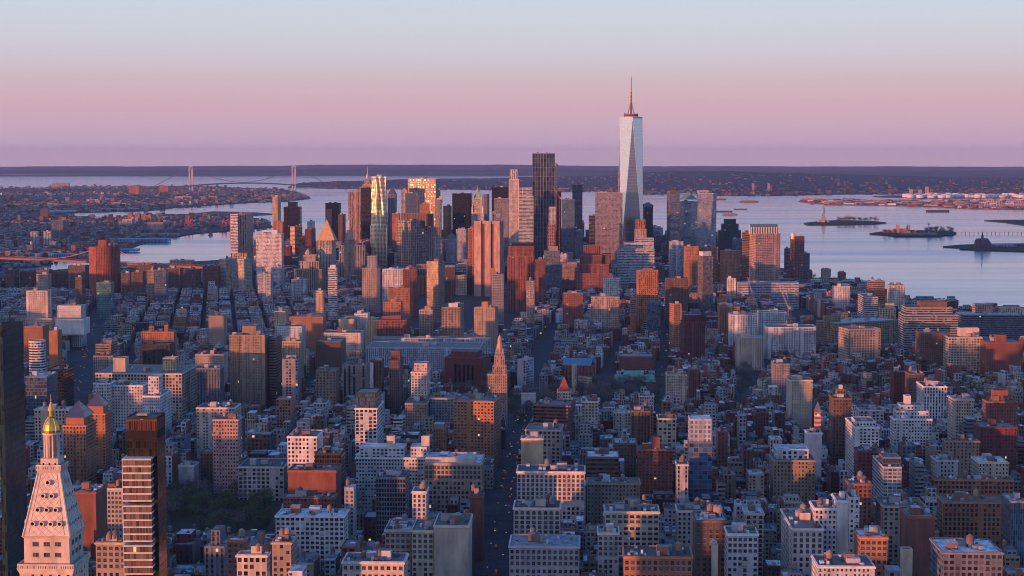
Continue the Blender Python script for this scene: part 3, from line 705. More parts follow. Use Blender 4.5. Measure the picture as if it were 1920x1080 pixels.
1167 1170 1298 1042 1080 1060 P o L30 W nt ; loft_building ; low orange-brown building at the bottom right of centre
1333 1335 1346 1022 1075 1080 n c L8 nt ; bell_tower ; slim cream tower with an arched belfry
1445 1450 1528 862 945 1480 p t L34 nt ; apartment_building ; tan stepped apartment house with a white roof terrace
+1452 1456 1516 842 863 1490 P w L26
1476 1480 1500 838 862 1520 n o L16 nt ; brick_building ; small plain orange lit block behind the tan stepped house
1512 1514 1541 811 840 1620 n w L22 nt ; loft_building ; plain white lit cube on a low block
1585 1603 1648 800 860 1570 q w L40 ; apartment_building ; large white curved apartment house with dark balconies
+1590 1606 1642 790 801 1578 q w L30
1601 1608 1662 845 905 1480 p m L34 ; apartment_building ; dark maroon block in front of the large white curved house
1635 1656 1690 875 945 1400 z S L26 nt ; glass_building ; pale glass block with a yellow-green lit strip
+1652 1656 1689 857 876 1408 G s L20
1587 1592 1634 906 1000 1280 p r L28 nt ; apartment_building ; red brick tower with a green copper rimmed roof
1704 1716 1732 870 930 1440 h y L24 ; loft_building ; narrow white-sided grey loft with roof tank
1746 1752 1900 898 940 1440 P o L30 nt ; apartment_building ; very long orange brick block with glass bays
1766 1770 1892 940 980 1320 P o L28 nt ; apartment_building ; second long orange brick block, in front of the longer one
1831 1835 1891 866 892 1540 p c L30 ; loft_building ; cream crenellated loft above the very long orange block
1766 1772 1836 826 890 1620 p t L34 ; apartment_building ; tall tan apartment house with scalloped top
1834 1838 1906 800 880 1660 p m L34 ; apartment_building ; dark plum brick apartment house with pale ledges
1751 1756 1796 862 900 1530 p l L24 ; loft_building ; small pale block left of the scalloped tan house
1651 1656 1736 948 992 1270 P b L34 nt ; loft_building ; grey-beige arched block at the angled street
1699 1704 1753 968 1024 1200 n r L34 nt ; brick_building ; block with a blank red-brown brick side by the angled street
1525 1527 1568 952 1050 1170 p w L26 nt ; apartment_building ; lower left wing of the tall white apartment house
1568 1569 1591 938 1052 1168 n w L26 nt ; apartment_building ; blank middle slab of the tall white apartment house
1591 1592 1611 932 1052 1166 p w L22 nt ; apartment_building ; right windowed wing of the tall white apartment house
1464 1485 1543 990 1048 1150 P h L30 t1 W arch ; loft_building ; ornate beige building with a curved pediment and arched windows
1610 1612 1664 1006 1055 1130 P o L26 W ; apartment_building ; low orange brick block right of the tall white house
1690 1692 1711 1030 1075 1080 n c L8 nt ; church_tower ; squat pale stone tower with an arch at bottom right
1765 1768 1880 1034 1080 1060 P s L40 nt ; apartment_building ; dark slate-blue building with roof plants at bottom right
1892 1896 1925 940 1010 1240 g y L30 nt ; office_building ; grey-green glass block cut by the right edge
1532 1534 1640 1060 1080 1040 p S L30 nt ; loft_building ; low pale blue-roofed block at the bottom edge, right of centre
'''
ROT0 = radians(2.51)
def gdir(r): return (sin(r), cos(r)), (cos(r), -sin(r))          # along the avenue, to the right
NWIN = [0]
def rect(cx, cy, w, l, g, e):                                    # front-left, front-right, back-right, back-left
    hw = w / 2
    return [(cx - e[0] * hw, cy - e[1] * hw), (cx + e[0] * hw, cy + e[1] * hw), (cx + e[0] * hw + g[0] * l, cy + e[1] * hw + g[1] * l), (cx - e[0] * hw + g[0] * l, cy - e[1] * hw + g[1] * l)]
def local(poly, o): return [(x - o[0], y - o[1]) for x, y in poly]
def inset(poly, d):
    cx = sum(p[0] for p in poly) / 4; cy = sum(p[1] for p in poly) / 4
    ax = Vector((poly[1][0] - poly[0][0], poly[1][1] - poly[0][1])); ay = Vector((poly[3][0] - poly[0][0], poly[3][1] - poly[0][1]))
    kx = 1 - 2 * d / ax.length; ky = 1 - 2 * d / ay.length
    return [(cx + (ax.x * sx * kx + ay.x * sy * ky) / 2, cy + (ax.y * sx * kx + ay.y * sy * ky) / 2) for sx, sy in ((-1, -1), (1, -1), (1, 1), (-1, 1))]
def tank_mb(r, h, col):
    m = MB(); lg = 2.2
    for k in range(4):
        a = pi / 4 + k * pi / 2; m.box(r * .7 * cos(a) - .15, r * .7 * cos(a) + .15, r * .7 * sin(a) - .15, r * .7 * sin(a) + .15, 0, lg, (.1, .09, .08))
    m.lathe(0, 0, [(r, lg), (r * 1.02, lg + h * .5), (r * .97, lg + h), (r * 1.08, lg + h), (.05, lg + h + r * .75)], col, 12)
    return m
TANKM = [tank_mb(1.9, 3.6, c) for c in ((.26, .17, .12), (.17, .12, .10), (.33, .25, .19), (.2, .19, .19))]
TANKME = []
for t_ in TANKM:
    o = t_.build('water_tank', None, [MP]); TANKME.append(o.data); bpy.data.objects.remove(o)
def water_tank(parent, x, y, z, s=1.0):
    o = bpy.data.objects.new('water_tank', rnd.choice(TANKME)); C.objects.link(o); o.parent = parent; o.location = (x, y, z); o.scale = (s, s, s); return o
ROOFC = [(.26, .27, .29), (.46, .48, .52), (.13, .13, .14), (.06, .06, .065), (.19, .18, .18), (.70, .72, .74), (.16, .13, .11)]
def lerp_in(poly, u, v):
    a = [poly[0][k] * (1 - u) + poly[1][k] * u for k in (0, 1)]; b = [poly[3][k] * (1 - u) + poly[2][k] * u for k in (0, 1)]
    return a[0] * (1 - v) + b[0] * v, a[1] * (1 - v) + b[1] * v
def rbox(m, poly, u0, u1, v0, v1, z0, z1, col, st=None, roofc=None, mi_top=1):
    q = [lerp_in(poly, u0, v0), lerp_in(poly, u1, v0), lerp_in(poly, u1, v1), lerp_in(poly, u0, v1)]
    m.prism(q, z0, z1, col, st or STY['n'], .8); m.cap(q, z1, roofc or col, mi_top); return q
WINME = {}
def window_mesh(w, h, arch):
    k = (round(w, 1), round(h, 1), arch)
    if k not in WINME:
        m = MB(); fr = (.16, .15, .14); t = .14
        def slab(x0, x1, z0, z1, y0, y1, c, mi): m.box(x0, x1, y0, y1, z0, z1, c, None, mi, True, True)
        slab(-w / 2, w / 2, 0, h, -.06, .02, (.035, .045, .06), 1)
        for x0, x1, z0, z1 in ((-w / 2 - t, -w / 2, -t, h + t), (w / 2, w / 2 + t, -t, h + t), (-w / 2, w / 2, h, h + t), (-w / 2, w / 2, h * .48, h * .48 + .1), (-.05, .05, .0, h * .48)):
            slab(x0, x1, z0, z1, -.16, .02, fr, 0)
        slab(-w / 2 - .25, w / 2 + .25, -.3, -t, -.35, .02, (.4, .38, .34), 0)
        if arch:
            n = 8; pts = [(w / 2 * cos(pi * i / n), h + w / 2 * sin(pi * i / n) * .9) for i in range(n + 1)]
            m.face([(x, -.12, z) for x, z in reversed(pts)][::-1], None, (.035, .045, .06), None, 1)
            for (xa, za), (xb, zb) in zip(pts, pts[1:]):
                m.face([(xa, -.2, za), (xb, -.2, zb), (xb * 1.15, -.2, h + (zb - h) * 1.2), (xa * 1.15, -.2, h + (za - h) * 1.2)], None, (.4, .38, .34), None, 0)
        o = m.build('window', None, [MP, GLASS]); WINME[k] = o.data; bpy.data.objects.remove(o)
    return WINME[k]
def glass_mat(name, rough, spec, metal=0):
    m, nt, bs = M(name); b = NB(nt); A = b.attr('wall'); oi = b.N.new('ShaderNodeObjectInfo')
    b.L.new(b.vm('SCALE', A.outputs['Color'], None, b.mapr(oi.outputs['Random'], 0, 1, .4, 2.6)), bs.inputs['Base Color'])
    bs.inputs['Roughness'].default_value = rough; bs.inputs['Metallic'].default_value = metal; return m
GLASS = glass_mat('window_glass', .12, .5)
FOOT = []          # footprints already taken
SHOW = []          # (x0, x1, ybottom, distance): what must stay visible
def volume(parent, name, poly, z0, z1, colr, st, roofc, near, blank_front=False, capit=True, parh=1.0):
    m = MB(); n = len(poly)
    for i in range(n):
        s_ = st
        if blank_front and i == 0: s_ = STY['n']
        m.wallquad(poly[i], poly[(i + 1) % n], z0, z1, colr, s_, parh + .3)
    rm = MB()
    if capit:
        inn = m.parapet(poly, z1, z1 - parh, tuple(q * 1.05 for q in colr)); rm.cap(inn, z1 - parh + .003, roofc, 0)
    w = m.build(name, parent, [MF, MR])
    if capit: rm.build('roof', w, [MR])
    return w, m
def clutter(parent, poly, z, w, l, colr, D, roofc, npent=True, tanks=0):
    ar = w * l; scale = D
    if npent and ar > 120:
        for k in range(1 if ar < 500 else 2):
            m = MB(); u = rnd.uniform(.12, .6); v = rnd.uniform(.25, .6); du = min(.35, rnd.uniform(5, 9) / w); dv = min(.3, rnd.uniform(5, 8) / l)
            c = rnd.choice([colr, vary((.4, .38, .35)), vary((.5, .5, .5)), vary((.25, .15, .1))])
            rbox(m, poly, u, u + du, v, v + dv, z - .5, z + rnd.uniform(3, 5.5), c, None, rnd.choice(ROOFC)); m.build('bulkhead', parent, [MF, MR])
    for k in range(tanks):
        u, v = rnd.uniform(.2, .85), rnd.uniform(.3, .8); x, y = lerp_in(poly, u, v); water_tank(parent, x, y, z - .3, rnd.uniform(.9, 1.3))
    if D < 2300 and ar > 150:
        if 1:
            for k in range(min(13 if D < 1500 else 6, int(ar / 50))):
                m = MB(); u, v = rnd.uniform(.05, .9), rnd.uniform(.08, .9); c_ = rnd.choice([(.6, .62, .64), (.3, .3, .32), (.09, .09, .1), (.3, .17, .12)])
                rbox(m, poly, u, u + rnd.uniform(1, 3) / w, v, v + rnd.uniform(1, 6) / l, z - .4, z + rnd.uniform(.6, 2.6), c_, None, c_); m.build('roof_vent', parent, [MF, MR])
def do_heroes():
    cur = None; lastrot = ROT0
    for line in HERO.strip().splitlines():
        line = line.strip()
        if not line: continue
        plus = line[0] == '+'
        seg = [q.strip() for q in line.lstrip('+').split(';')]
        t = seg[0].split(); x0, xs, x1, yt, yb, D = map(float, t[:6]); sty, colk = t[6], t[7]; opts = t[8:]
        rot = lastrot if plus else ROT0
        L0 = 26.0; tanks = None; nt_ = 'nt' in opts
        for o in opts:
            if o[0] == 'L': L0 = float(o[1:])
            if o[0] == 'r': 
                if o != 'rib': rot = radians(float(o[1:]))
            if o[0] == 't' and o[1:].isdigit(): tanks = int(o[1:])
        g, e = gdir(rot)
        cx, cy, z1 = P3(xs, yt, D)
        def colx(px): return (px - 960) / F                # x/y slope of a photo column (level line)
        # slopes measured at mid height of the facade
        ymid = (yt + yb) / 2; a_, b_, _ = ray(xs, ymid); cx = a_ / b_ * D
        def slope(px): q = ray(px, ymid); return q[0] / q[1]
        pass
        LF = (x0 + x1) / 2 < 1097
        if LF:    # front from x0 to xs, side beyond
            s = slope(x0); w = (cx - s * cy) / (e[0] - s * e[1])
            A = (cx - e[0] * w, cy - e[1] * w)
            s2 = slope(x1); den = (g[0] - s2 * g[1]); Ls = (s2 * cy - cx) / den if abs(den) > 1e-4 else L0
            poly0 = A
        else:
            s = slope(x1); w = (s * cy - cx) / (e[0] - s * e[1])
            A = (cx, cy)
            s2 = slope(x0); den = (g[0] - s2 * g[1]); Ls = (s2 * cy - cx) / den if abs(den) > 1e-4 else L0
        sp = abs(x1 - xs) if LF else abs(xs - x0); ok = sp > 5 and 8 < Ls < 90
        if sp > 5 and not ok and D > 1500 and not plus:      # turned out of the grid
            wp = sp / F * D; LL = max(L0, wp * 1.5); ph = math.asin(wp / LL); psi = math.atan(cx / cy)
            rot = psi + ph if LF else psi - ph; g, e = gdir(rot); L0 = LL
            if LF: s = slope(x0); w = (cx - s * cy) / (e[0] - s * e[1]); A = (cx - e[0] * w, cy - e[1] * w)
            else: s = slope(x1); w = (s * cy - cx) / (e[0] - s * e[1])
        if not plus: lastrot = rot
        w = max(3.0, abs(w)); L_ = Ls if ok else L0
        if plus: L_ = min(L_, L0) if L0 else L_
        poly = [A, (A[0] + e[0] * w, A[1] + e[1] * w), (A[0] + e[0] * w + g[0] * L_, A[1] + e[1] * w + g[1] * L_), (A[0] + g[0] * L_, A[1] + g[1] * L_)]
        colr = vary(PAL[colk], .08); st = jit(STY[sty], rnd); z0 = -drop(cx, cy) - 2
        roofc = rnd.choice(ROOFC)
        if not plus:
            name, label = seg[1], seg[2]
            base = (sum(p[0] for p in poly) / 4, sum(p[1] for p in poly) / 4)
            cat = name.split('_')[-1] if name.split('_')[-1] in ('tower', 'building', 'warehouse', 'courthouse', 'house', 'hall', 'store', 'school', 'hotel') else 'building'
            cat = {'store': 'store', 'school': 'building', 'hall': 'building', 'tower': 'tower'}.get(cat, cat)
            root = empty(name, (base[0], base[1], 0), 0, label=label, cat=cat)
            cur = (root, base); FOOT.append((base[0], base[1], w, L_, rot)); SHOW.append((x0 - 1, x1 + 1, yb, D, len(FOOT) - 1, label))
            HB.append((label, x0, x1, yt, yb, D))
        root, base = cur
        lp = local(poly, base)
        zb = z0
        if plus: zb = P3(xs, yb + 2, D)[2] - 3
        near = D < 1450 and 'W' in opts
        winf = near and st[2] > 0
        nm = 'wall' if not plus else ('roof_house' if sty == 'n' else 'upper_wall')
        if 'ov' in opts:      # rounded plan
            cx2 = sum(p[0] for p in lp) / 4; cy2 = sum(p[1] for p in lp) / 4; n = 16; lp2 = []
            for i in range(n):
                a = 2 * pi * i / n + pi; su, sv = cos(a), sin(a); k = (abs(su) ** 3 + abs(sv) ** 3) ** (-1 / 3)
                x = su * k * w / 2; y = sv * k * L_ / 2; lp2.append((cx2 + e[0] * x + g[0] * y, cy2 + e[1] * x + g[1] * y))
            volume(root, nm, lp2, zb, z1, colr, st, roofc, near)
        elif 'nocap' in opts:     # slanted top of the glass tower
            m = MB(); m.prism(lp, zb, z1 - 12, (.02, .05, .05), st, .2); hh = [z1 - 7, z1 + 1, z1 - 2, z1 - 11]
            for i in range(4):
                j = (i + 1) % 4; ln = math.hypot(lp[j][0] - lp[i][0], lp[j][1] - lp[i][1])
                m.face([(*lp[i], z1 - 12), (*lp[j], z1 - 12), (*lp[j], hh[j]), (*lp[i], hh[i])], [(0, -20), (ln, -20), (ln, -20 + hh[j] - z1 + 12), (0, -20 + hh[i] - z1 + 12)], (.02, .05, .05), st)
            m.build('wall', root); rm = MB(); rm.face([(*lp[i], hh[i] - .4) for i in range(4)], None, (.1, .12, .12), None, 0); rm.build('roof', root, [MR])
        elif 'rib' in opts:       # windowless tower with shafts
            volume(root, 'wall', inset(lp, 3), zb, z1 - 6, (.12, .07, .06), STY['n'], roofc, near)
            for k in range(3):
                m = MB(); u0 = [0.0, .40, .76][k]; u1 = [.26, .64, 1.0][k]
                q = [lerp_in(lp, u0, 0), lerp_in(lp, u1, 0), lerp_in(lp, u1, 1), lerp_in(lp, u0, 1)]
                m.prism(q, zb, z1, colr, STY['n']); m.cap(q, z1, roofc, 1); m.build('shaft', root)
            for v0 in (.1, .6):
                m = MB(); q = [lerp_in(lp, -.04, v0), lerp_in(lp, 1.04, v0), lerp_in(lp, 1.04, v0 + .3), lerp_in(lp, -.04, v0 + .3)]
                m.prism(q, zb, z1 - .4, colr, STY['n']); m.cap(q, z1 - .4, roofc, 1); m.build('shaft', root)
            for u in (.3, .7):
                m = MB(); rbox(m, lp, u - .1, u + .1, .3, .7, z1 - 7, z1 + 1, (.3, .28, .27)); m.build('vent_hood', root)
        elif 'lib' in opts:       # library: plain masonry with tall slits
            volume(root, nm, lp, zb, z1, PAL['m'], STY['n'], (.12, .08, .08), near)
            for k in range(5):
                m = MB(); u = .26 + k * .11; q = [lerp_in(lp, u, -.012), lerp_in(lp, u + .055, -.012), lerp_in(lp, u + .055, .01), lerp_in(lp, u, .01)]
                m.prism(q, z1 - 38, z1 - 9, (.02, .02, .025), STY['k']); m.cap(q, z1 - 9, (.1, .05, .05)); m.build('window', root)
            m = MB(); rbox(m, lp, .1, .8, .3, .85, z1 - 1, z1 + 7, (.2, .05, .05), None, (.14, .08, .08)); m.build('roof_house', root)
        else:
            volume(root, nm, lp, zb, z1, colr, st if not winf else st, roofc, near, blank_front=winf, capit='hip' not in ' '.join(opts))
        if D < 2100 and not plus and sty not in 'gkGzDae' and 'nocap' not in opts and w > 8:
            m = MB(); o1 = inset(lp, -.7)
            cc = tuple(min(.75, q * 1.25) for q in colr)
            for i in range(4): m.wallquad(o1[i], o1[(i + 1) % 4], z1 - 1.7, z1 - .6, cc, STY['n'])
            i1 = inset(lp, -.02); 
            for i in range(4):
                j = (i + 1) % 4
                m.face([(*o1[i], z1 - .6), (*o1[j], z1 - .6), (*i1[j], z1 - .6), (*i1[i], z1 - .6)], None, cc)
                m.face([(*i1[i], z1 - 1.7), (*i1[j], z1 - 1.7), (*o1[j], z1 - 1.7), (*o1[i], z1 - 1.7)], None, cc)
            m.build('cornice', root, [MP])
        if winf:
            zlow = P3(xs, min(yb, 1085), D)[2]; bay, fl = st[0], st[1]; nb = max(2, round(w / bay)); bw = w / nb; ww, wh = bw * st[2] * .92, fl * st[3]
            rows = int(max(1, min(12, (z1 - 3 - zlow) / fl))); cnt = 0; ex = []
            dx, dy = e
            for r_ in range(rows):
                zc = z1 - 3.2 - r_ * fl - wh; ar_ = ('arch' in opts and r_ in (0, 3))
                for k in range(nb):
                    d_ = (k + .5) * bw; px, py = lp[0][0] + dx * d_, lp[0][1] + dy * d_
                    me = window_mesh(ww, wh if not ar_ else wh * .75, ar_)
                    o = bpy.data.objects.new('window', me)
                    o.location = (px - g[0] * .02, py - g[1] * .02, zc); o.rotation_euler = (0, 0, -rot); C.objects.link(o); o.parent = root; cnt += 1; NWIN[0] += 1
                    if cnt >= 100: break
                if cnt >= 100: break
            zc = z1 - 3.2 - r_ * fl - wh - 1.2
            if r_ + 1 < rows + 1:
                m = MB(); q0, q1 = lp[0], lp[1]
                off = [(q0[0] - g[0] * .12, q0[1] - g[1] * .12), (q1[0] - g[0] * .12, q1[1] - g[1] * .12)]
                m.wallquad(off[0], off[1], zb, zc, colr, st, 1.0); m.face([(*off[0], zc), (*off[1], zc), (*q1, zc), (*q0, zc)], None, colr); m.build('lower_wall', root)
        if not plus and 'ov' not in opts and 'rib' not in opts and 'nocap' not in opts:
            tk = (tanks if tanks is not None else (0 if nt_ else (1 if rnd.random() < .6 else 0))) + (1 if D < 1500 and sty not in 'gkGn' else 0)
            clutter(root, lp, z1 - .8, w, L_, colr, D, roofc, True, tk)
        for o in opts:
            if o.startswith('py='):
                hh = float(o[3:]); m = MB(); q = inset(lp, 2.5); cxx = sum(p[0] for p in q) / 4; cyy = sum(p[1] for p in q) / 4
                m.prism(q, z1 - 1, z1 + 7, PAL['o'], STY['n'])
                q2 = inset(lp, 1.0); m.frus(q2, [(cxx, cyy)] * 4, z1 + 7, z1 + hh, (.20, .17, .18), 1, False); m.build('pyramid_roof', root, [MF, MM])
                m = MB()
                for i in range(4):
                    m.tube((*q2[i], z1 + 7), (cxx, cyy, z1 + hh), .35, (.12, .1, .1))
                    j = (i + 1) % 4
                    for t_ in (.33, .66):
                        a1 = [q2[i][k] * (1 - t_) + (cxx, cyy)[k] * t_ for k in (0, 1)]; a2 = [q2[j][k] * (1 - t_) + (cxx, cyy)[k] * t_ for k in (0, 1)]
                        m.tube((*a1, z1 + 7 + (hh - 7) * t_), (*a2, z1 + 7 + (hh - 7) * t_), .25, (.12, .1, .1))
                m.build('roof_frame', root, [MP])
            if o.startswith('hip='):
                hh = float(o[4:]) / F * D; m = MB(); q = inset(lp, .3); cxx = sum(p[0] for p in q) / 4; cyy = sum(p[1] for p in q) / 4
                m.frus(q, [(cxx, cyy)] * 4, z1, z1 + hh, (.08, .09, .11), 0, False); m.build('roof', root, [MP])
            if o == 'md':
                m = MB(); q = inset(lp, 1.5); q1 = inset(lp, min(w, L_) * .16); q2 = inset(lp, min(w, L_) * .34)
                m.frus(q, q1, z1 - 1, z1 + 8, (.10, .14, .14), 0, False); m.frus(q1, q2, z1 + 8, z1 + 13, (.10, .14, .14), 0); m.build('dome_roof', root, [MP])
            if o == 'gl':
                m = MB(); q = inset(lp, 1.5); a = lerp_in(lp, .02, .5); b2 = lerp_in(lp, .98, .5)
                m.face([(*q[0], z1), (*q[1], z1), (*b2, z1 + 9), (*a, z1 + 9)], None, (.2, .28, .34)); m.face([(*q[2], z1), (*q[3], z1), (*a, z1 + 9), (*b2, z1 + 9)], None, (.2, .28, .34))
                m.face([(*q[3], z1), (*q[0], z1), (*a, z1 + 9)], None, (.2, .1, .08)); m.face([(*q[1], z1), (*q[2], z1), (*b2, z1 + 9)], None, (.2, .1, .08)); m.build('glass_roof', root, [MM])
HB = []
do_heroes()
# ================================================================ LANDMARKS with shapes of their own
def place(px, D, yb, name, label, cat, w, l=None, rot=ROT0, x0=None, x1=None, yt=300):
    q = ray(px, (yt + yb) / 2); x = q[0] / q[1] * D
    r = empty(name, (x, D, 0), 0, label=label, cat=cat)
    FOOT.append((x, D, w, l or w, rot)); hw = w / 2 * F / D * 1.1
    SHOW.append(((x0 or px - hw), (x1 or px + hw), yb, D, len(FOOT) - 1, label)); HB.append((label, x0 or px - hw, x1 or px + hw, yt, yb, D))
    return r
def sq(h, rot=0.0, cx=0, cy=0, hy=None):
    hy = hy or h
    return [(cx + cos(-rot) * a - sin(-rot) * b, cy + sin(-rot) * a + cos(-rot) * b) for a, b in ((-h, -hy), (h, -hy), (h, hy), (-h, hy))]
def vol(parent, name, poly, z0, z1, col, sty='n', roof=(.2, .2, .2)):
    return volume(parent, name, poly, z0, z1, col, STY[sty] if isinstance(sty, str) else sty, roof, False)
# ---- tallest skyscraper
def sky1():
    D = 4602; r = place(1182.5, D, 452, 'skyscraper', 'tallest glass skyscraper with tapering triangular faces and a mast', 'skyscraper', 66, yt=222, x0=1160, x1=1205)
    rot = radians(-4.5); B = sq(31, rot)[:]; zt = P3(1182, 222, D)[2]
    m = MB(); m.prism(B, -4, 57, (.3, .33, .36), STY['G']); m.build('podium', r)
    T = [((B[i][0] + B[(i + 1) % 4][0]) / 2, (B[i][1] + B[(i + 1) % 4][1]) / 2) for i in range(4)]
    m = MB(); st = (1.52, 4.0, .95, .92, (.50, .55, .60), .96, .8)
    for i in range(4):
        j = (i + 1) % 4; a, b2, t = B[i], B[j], T[i]; tn = T[j]; h = zt - 57
        w = 62.0
        m.face([(*a, 57), (*b2, 57), (*t, zt)], [(0, -h), (w, -h), (w / 2, 0)], (.45, .48, .5), (2.0, 4.0, .95, .92, (.33, .36, .40), .96, .8))  # upright faces: their darker reflection is put into the glass colour
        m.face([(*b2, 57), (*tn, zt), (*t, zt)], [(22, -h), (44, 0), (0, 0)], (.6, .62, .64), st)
    m.build('curtain_wall', r)
    m = MB()
    for i in range(4):
        j = (i + 1) % 4; m.tube((*B[i], 57), (*T[i], zt), .45, (.6, .6, .62)); m.tube((*B[j], 57), (*T[i], zt), .45, (.6, .6, .62))
    m.build('edge_trim', r, [MM])
    m = MB()
    for i in range(4):    # darker mechanical band near the top
        t, tn = T[i], T[(i + 1) % 4]; z0, z1 = zt - 92, zt - 60
        ax = Vector((*t, 0)); bx = Vector((*tn, 0)); nrm = Vector(((ax.x + bx.x), (ax.y + bx.y), 0)).normalized() * 1.6
        a = ax.lerp(bx, .10) + nrm * 1.7; b2 = ax.lerp(bx, .90) + nrm * 1.7
        for k in range(9):
            p = a.lerp(b2, (k + .12) / 9); q = a.lerp(b2, (k + .88) / 9)
            c2 = .2 if k % 3 != 2 else .26
            m.face([(p.x, p.y, z0), (q.x, q.y, z0), (q.x, q.y, z1), (p.x, p.y, z1)], None, (c2, c2 * 1.08, c2 * 1.15))
    m.build('louvre_band', r, [MP])
    m = MB(); m.cap(T, zt - .5, (.3, .3, .3)); m.prism([(x * 1.01, y * 1.01) for x, y in T], zt, zt + 4, (.55, .5, .42), STY['n']); m.build('roof', r, [MP])
    m = MB(); m.lathe(0, 0, [(17, zt + 6), (20, zt + 7), (20, zt + 10), (17, zt + 11)], (.12, .08, .07), 20)
    for k in range(16):
        a = k * pi / 8; m.tube((18 * cos(a), 18 * sin(a), zt), (19 * cos(a), 19 * sin(a), zt + 14), .5, (.2, .12, .1))
    m.build('ring_platform', r, [MP])
    tip = P3(1182.5, 143, D)[2]; m = MB(); z = zt; hh = tip - zt
    m.lathe(0, 0, [(3.0, z), (2.6, z + hh * .3), (2.2, z + hh * .62), (1.2, z + hh * .64), (1.0, z + hh * .93), (.3, z + hh)], (.22, .14, .12), 8)
    for t in (.38, .46, .55, .62, .7, .78, .86, .95): m.lathe(0, 0, [(2.2, z + hh * t), (3.8 - 1.8 * t, z + hh * t + .4), (3.8 - 1.8 * t, z + hh * t + 2), (2, z + hh * t + 2.6)], (.5, .4, .36), 8)
    m.build('mast', r, [MP]); m = MB()
    for k in range(4):
        a = pi / 4 + k * pi / 2
        for s in (.38, .28): m.tube((15 * cos(a), 15 * sin(a), z + 6), (0, 0, z + hh * s + 8), .35, (.25, .18, .16))
    m.build('stay_cable', r, [MP])
sky1()
# ---- rippled steel tower, sunrise gold put into its colour
def rippled():
    D = 4650; r = place(711, D, 560, 'apartment_tower', 'tall steel tower with a rippled face blazing gold in the sun', 'tower', 46, 30, x0=694, x1=727, yt=330)
    zt = P3(711, 331, D)[2]; g, e = gdir(ROT0); lv = [(0, 1.0), (P3(711, 500, D)[2], 1.0), (P3(711, 422, D)[2], 1.0), (P3(711, 421, D)[2], .93), (P3(711, 395, D)[2], .93), (P3(711, 394, D)[2], .86), (zt, .86)]
    st = (3.2, 3.1, .55, .5, (.08, .09, .1), .3, 1)
    MS = M('sun_tinted_steel'); b = NB(MS[1]); b.L.new(b.attr('wall').outputs['Color'], MS[2].inputs['Base Color']); MS[2].inputs['Metallic'].default_value = .9; MS[2].inputs['Roughness'].default_value = .42
    n = 22; rs = random.Random(3); rows = 40
    def edge(side, u, z):
        k = np.interp(z, [q[0] for q in lv], [q[1] for q in lv]); amp = 1.9
        rip = amp * sin(u * 14 + 1.6 * sin(z * .045 + u * 3) + side) * (.5 + .5 * sin(z * .02 + u * 5)) + .6 * sin(u * 31 + z * .06)
        hw, hl = 22 * k, 14 * k
        if side == 0: p = (-hw + 2 * hw * u, -hl + rip * (0 if u in (0, 1) else 1) + (7.6 * (1 - u / .36) if u < .36 else 7.0 * (u - .36) / .64) * k)
        elif side == 1: p = (hw + rip * (0 if u in (0, 1) else 1), -hl + 7 * k + (2 * hl - 7 * k) * u)
        elif side == 2: p = (hw - 2 * hw * u, hl)
        else: p = (-hw + rip * (0 if u in (0, 1) else 1), hl - (2 * hl - 7.6 * k) * u)
        return (e[0] * p[0] + g[0] * p[1], e[1] * p[0] + g[1] * p[1], z)
    for side, nm in ((0, 'rippled_wall'), (3, 'rippled_wall'), (1, 'rippled_wall'), (2, 'wall')):
        m = MB()
        for i in range(rows):
            z0 = -4 + (zt + 4) * i / rows; z1 = -4 + (zt + 4) * (i + 1) / rows
            for k in range(n):
                u0, u1 = k / n, (k + 1) / n
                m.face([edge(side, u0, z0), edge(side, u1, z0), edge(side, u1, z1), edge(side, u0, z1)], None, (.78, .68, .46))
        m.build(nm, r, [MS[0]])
    m = MB()
    for side in (0, 3, 1):
        for i in range(int(zt / 3.6)):
            z0 = 1.2 + i * 3.6
            for k in range(n // 2):
                u0, u1 = (2 * k + .25) / n, (2 * k + 1.35) / n
                a, b2 = edge(side, u0, z0), edge(side, u1, z0); c, d = edge(side, u1, z0 + 1.9), edge(side, u0, z0 + 1.9)
                nx = (g[0] * -.45, g[1] * -.45) if side == 0 else ((e[0] * .45, e[1] * .45) if side == 1 else (e[0] * -.45, e[1] * -.45))
                m.face([(p[0] + nx[0], p[1] + nx[1], p[2]) for p in (a, b2, c, d)], None, (.03, .035, .04))
    w_ = m.build('window_rows', r, [MP]); w_['kind'] = 'stuff'
    m = MB(); k = .86; m.cap([edge(0, 0, zt)[:2], edge(0, 1, zt)[:2], edge(2, 0, zt)[:2], edge(2, 1, zt)[:2]], zt, (.3, .3, .3)); m.build('roof', r, [MP])
    m = MB(); m.box(-6, 8, -4, 6, zt, zt + 5, (.5, .45, .4)); m.build('roof_house', r, [MF, MR])
rippled()
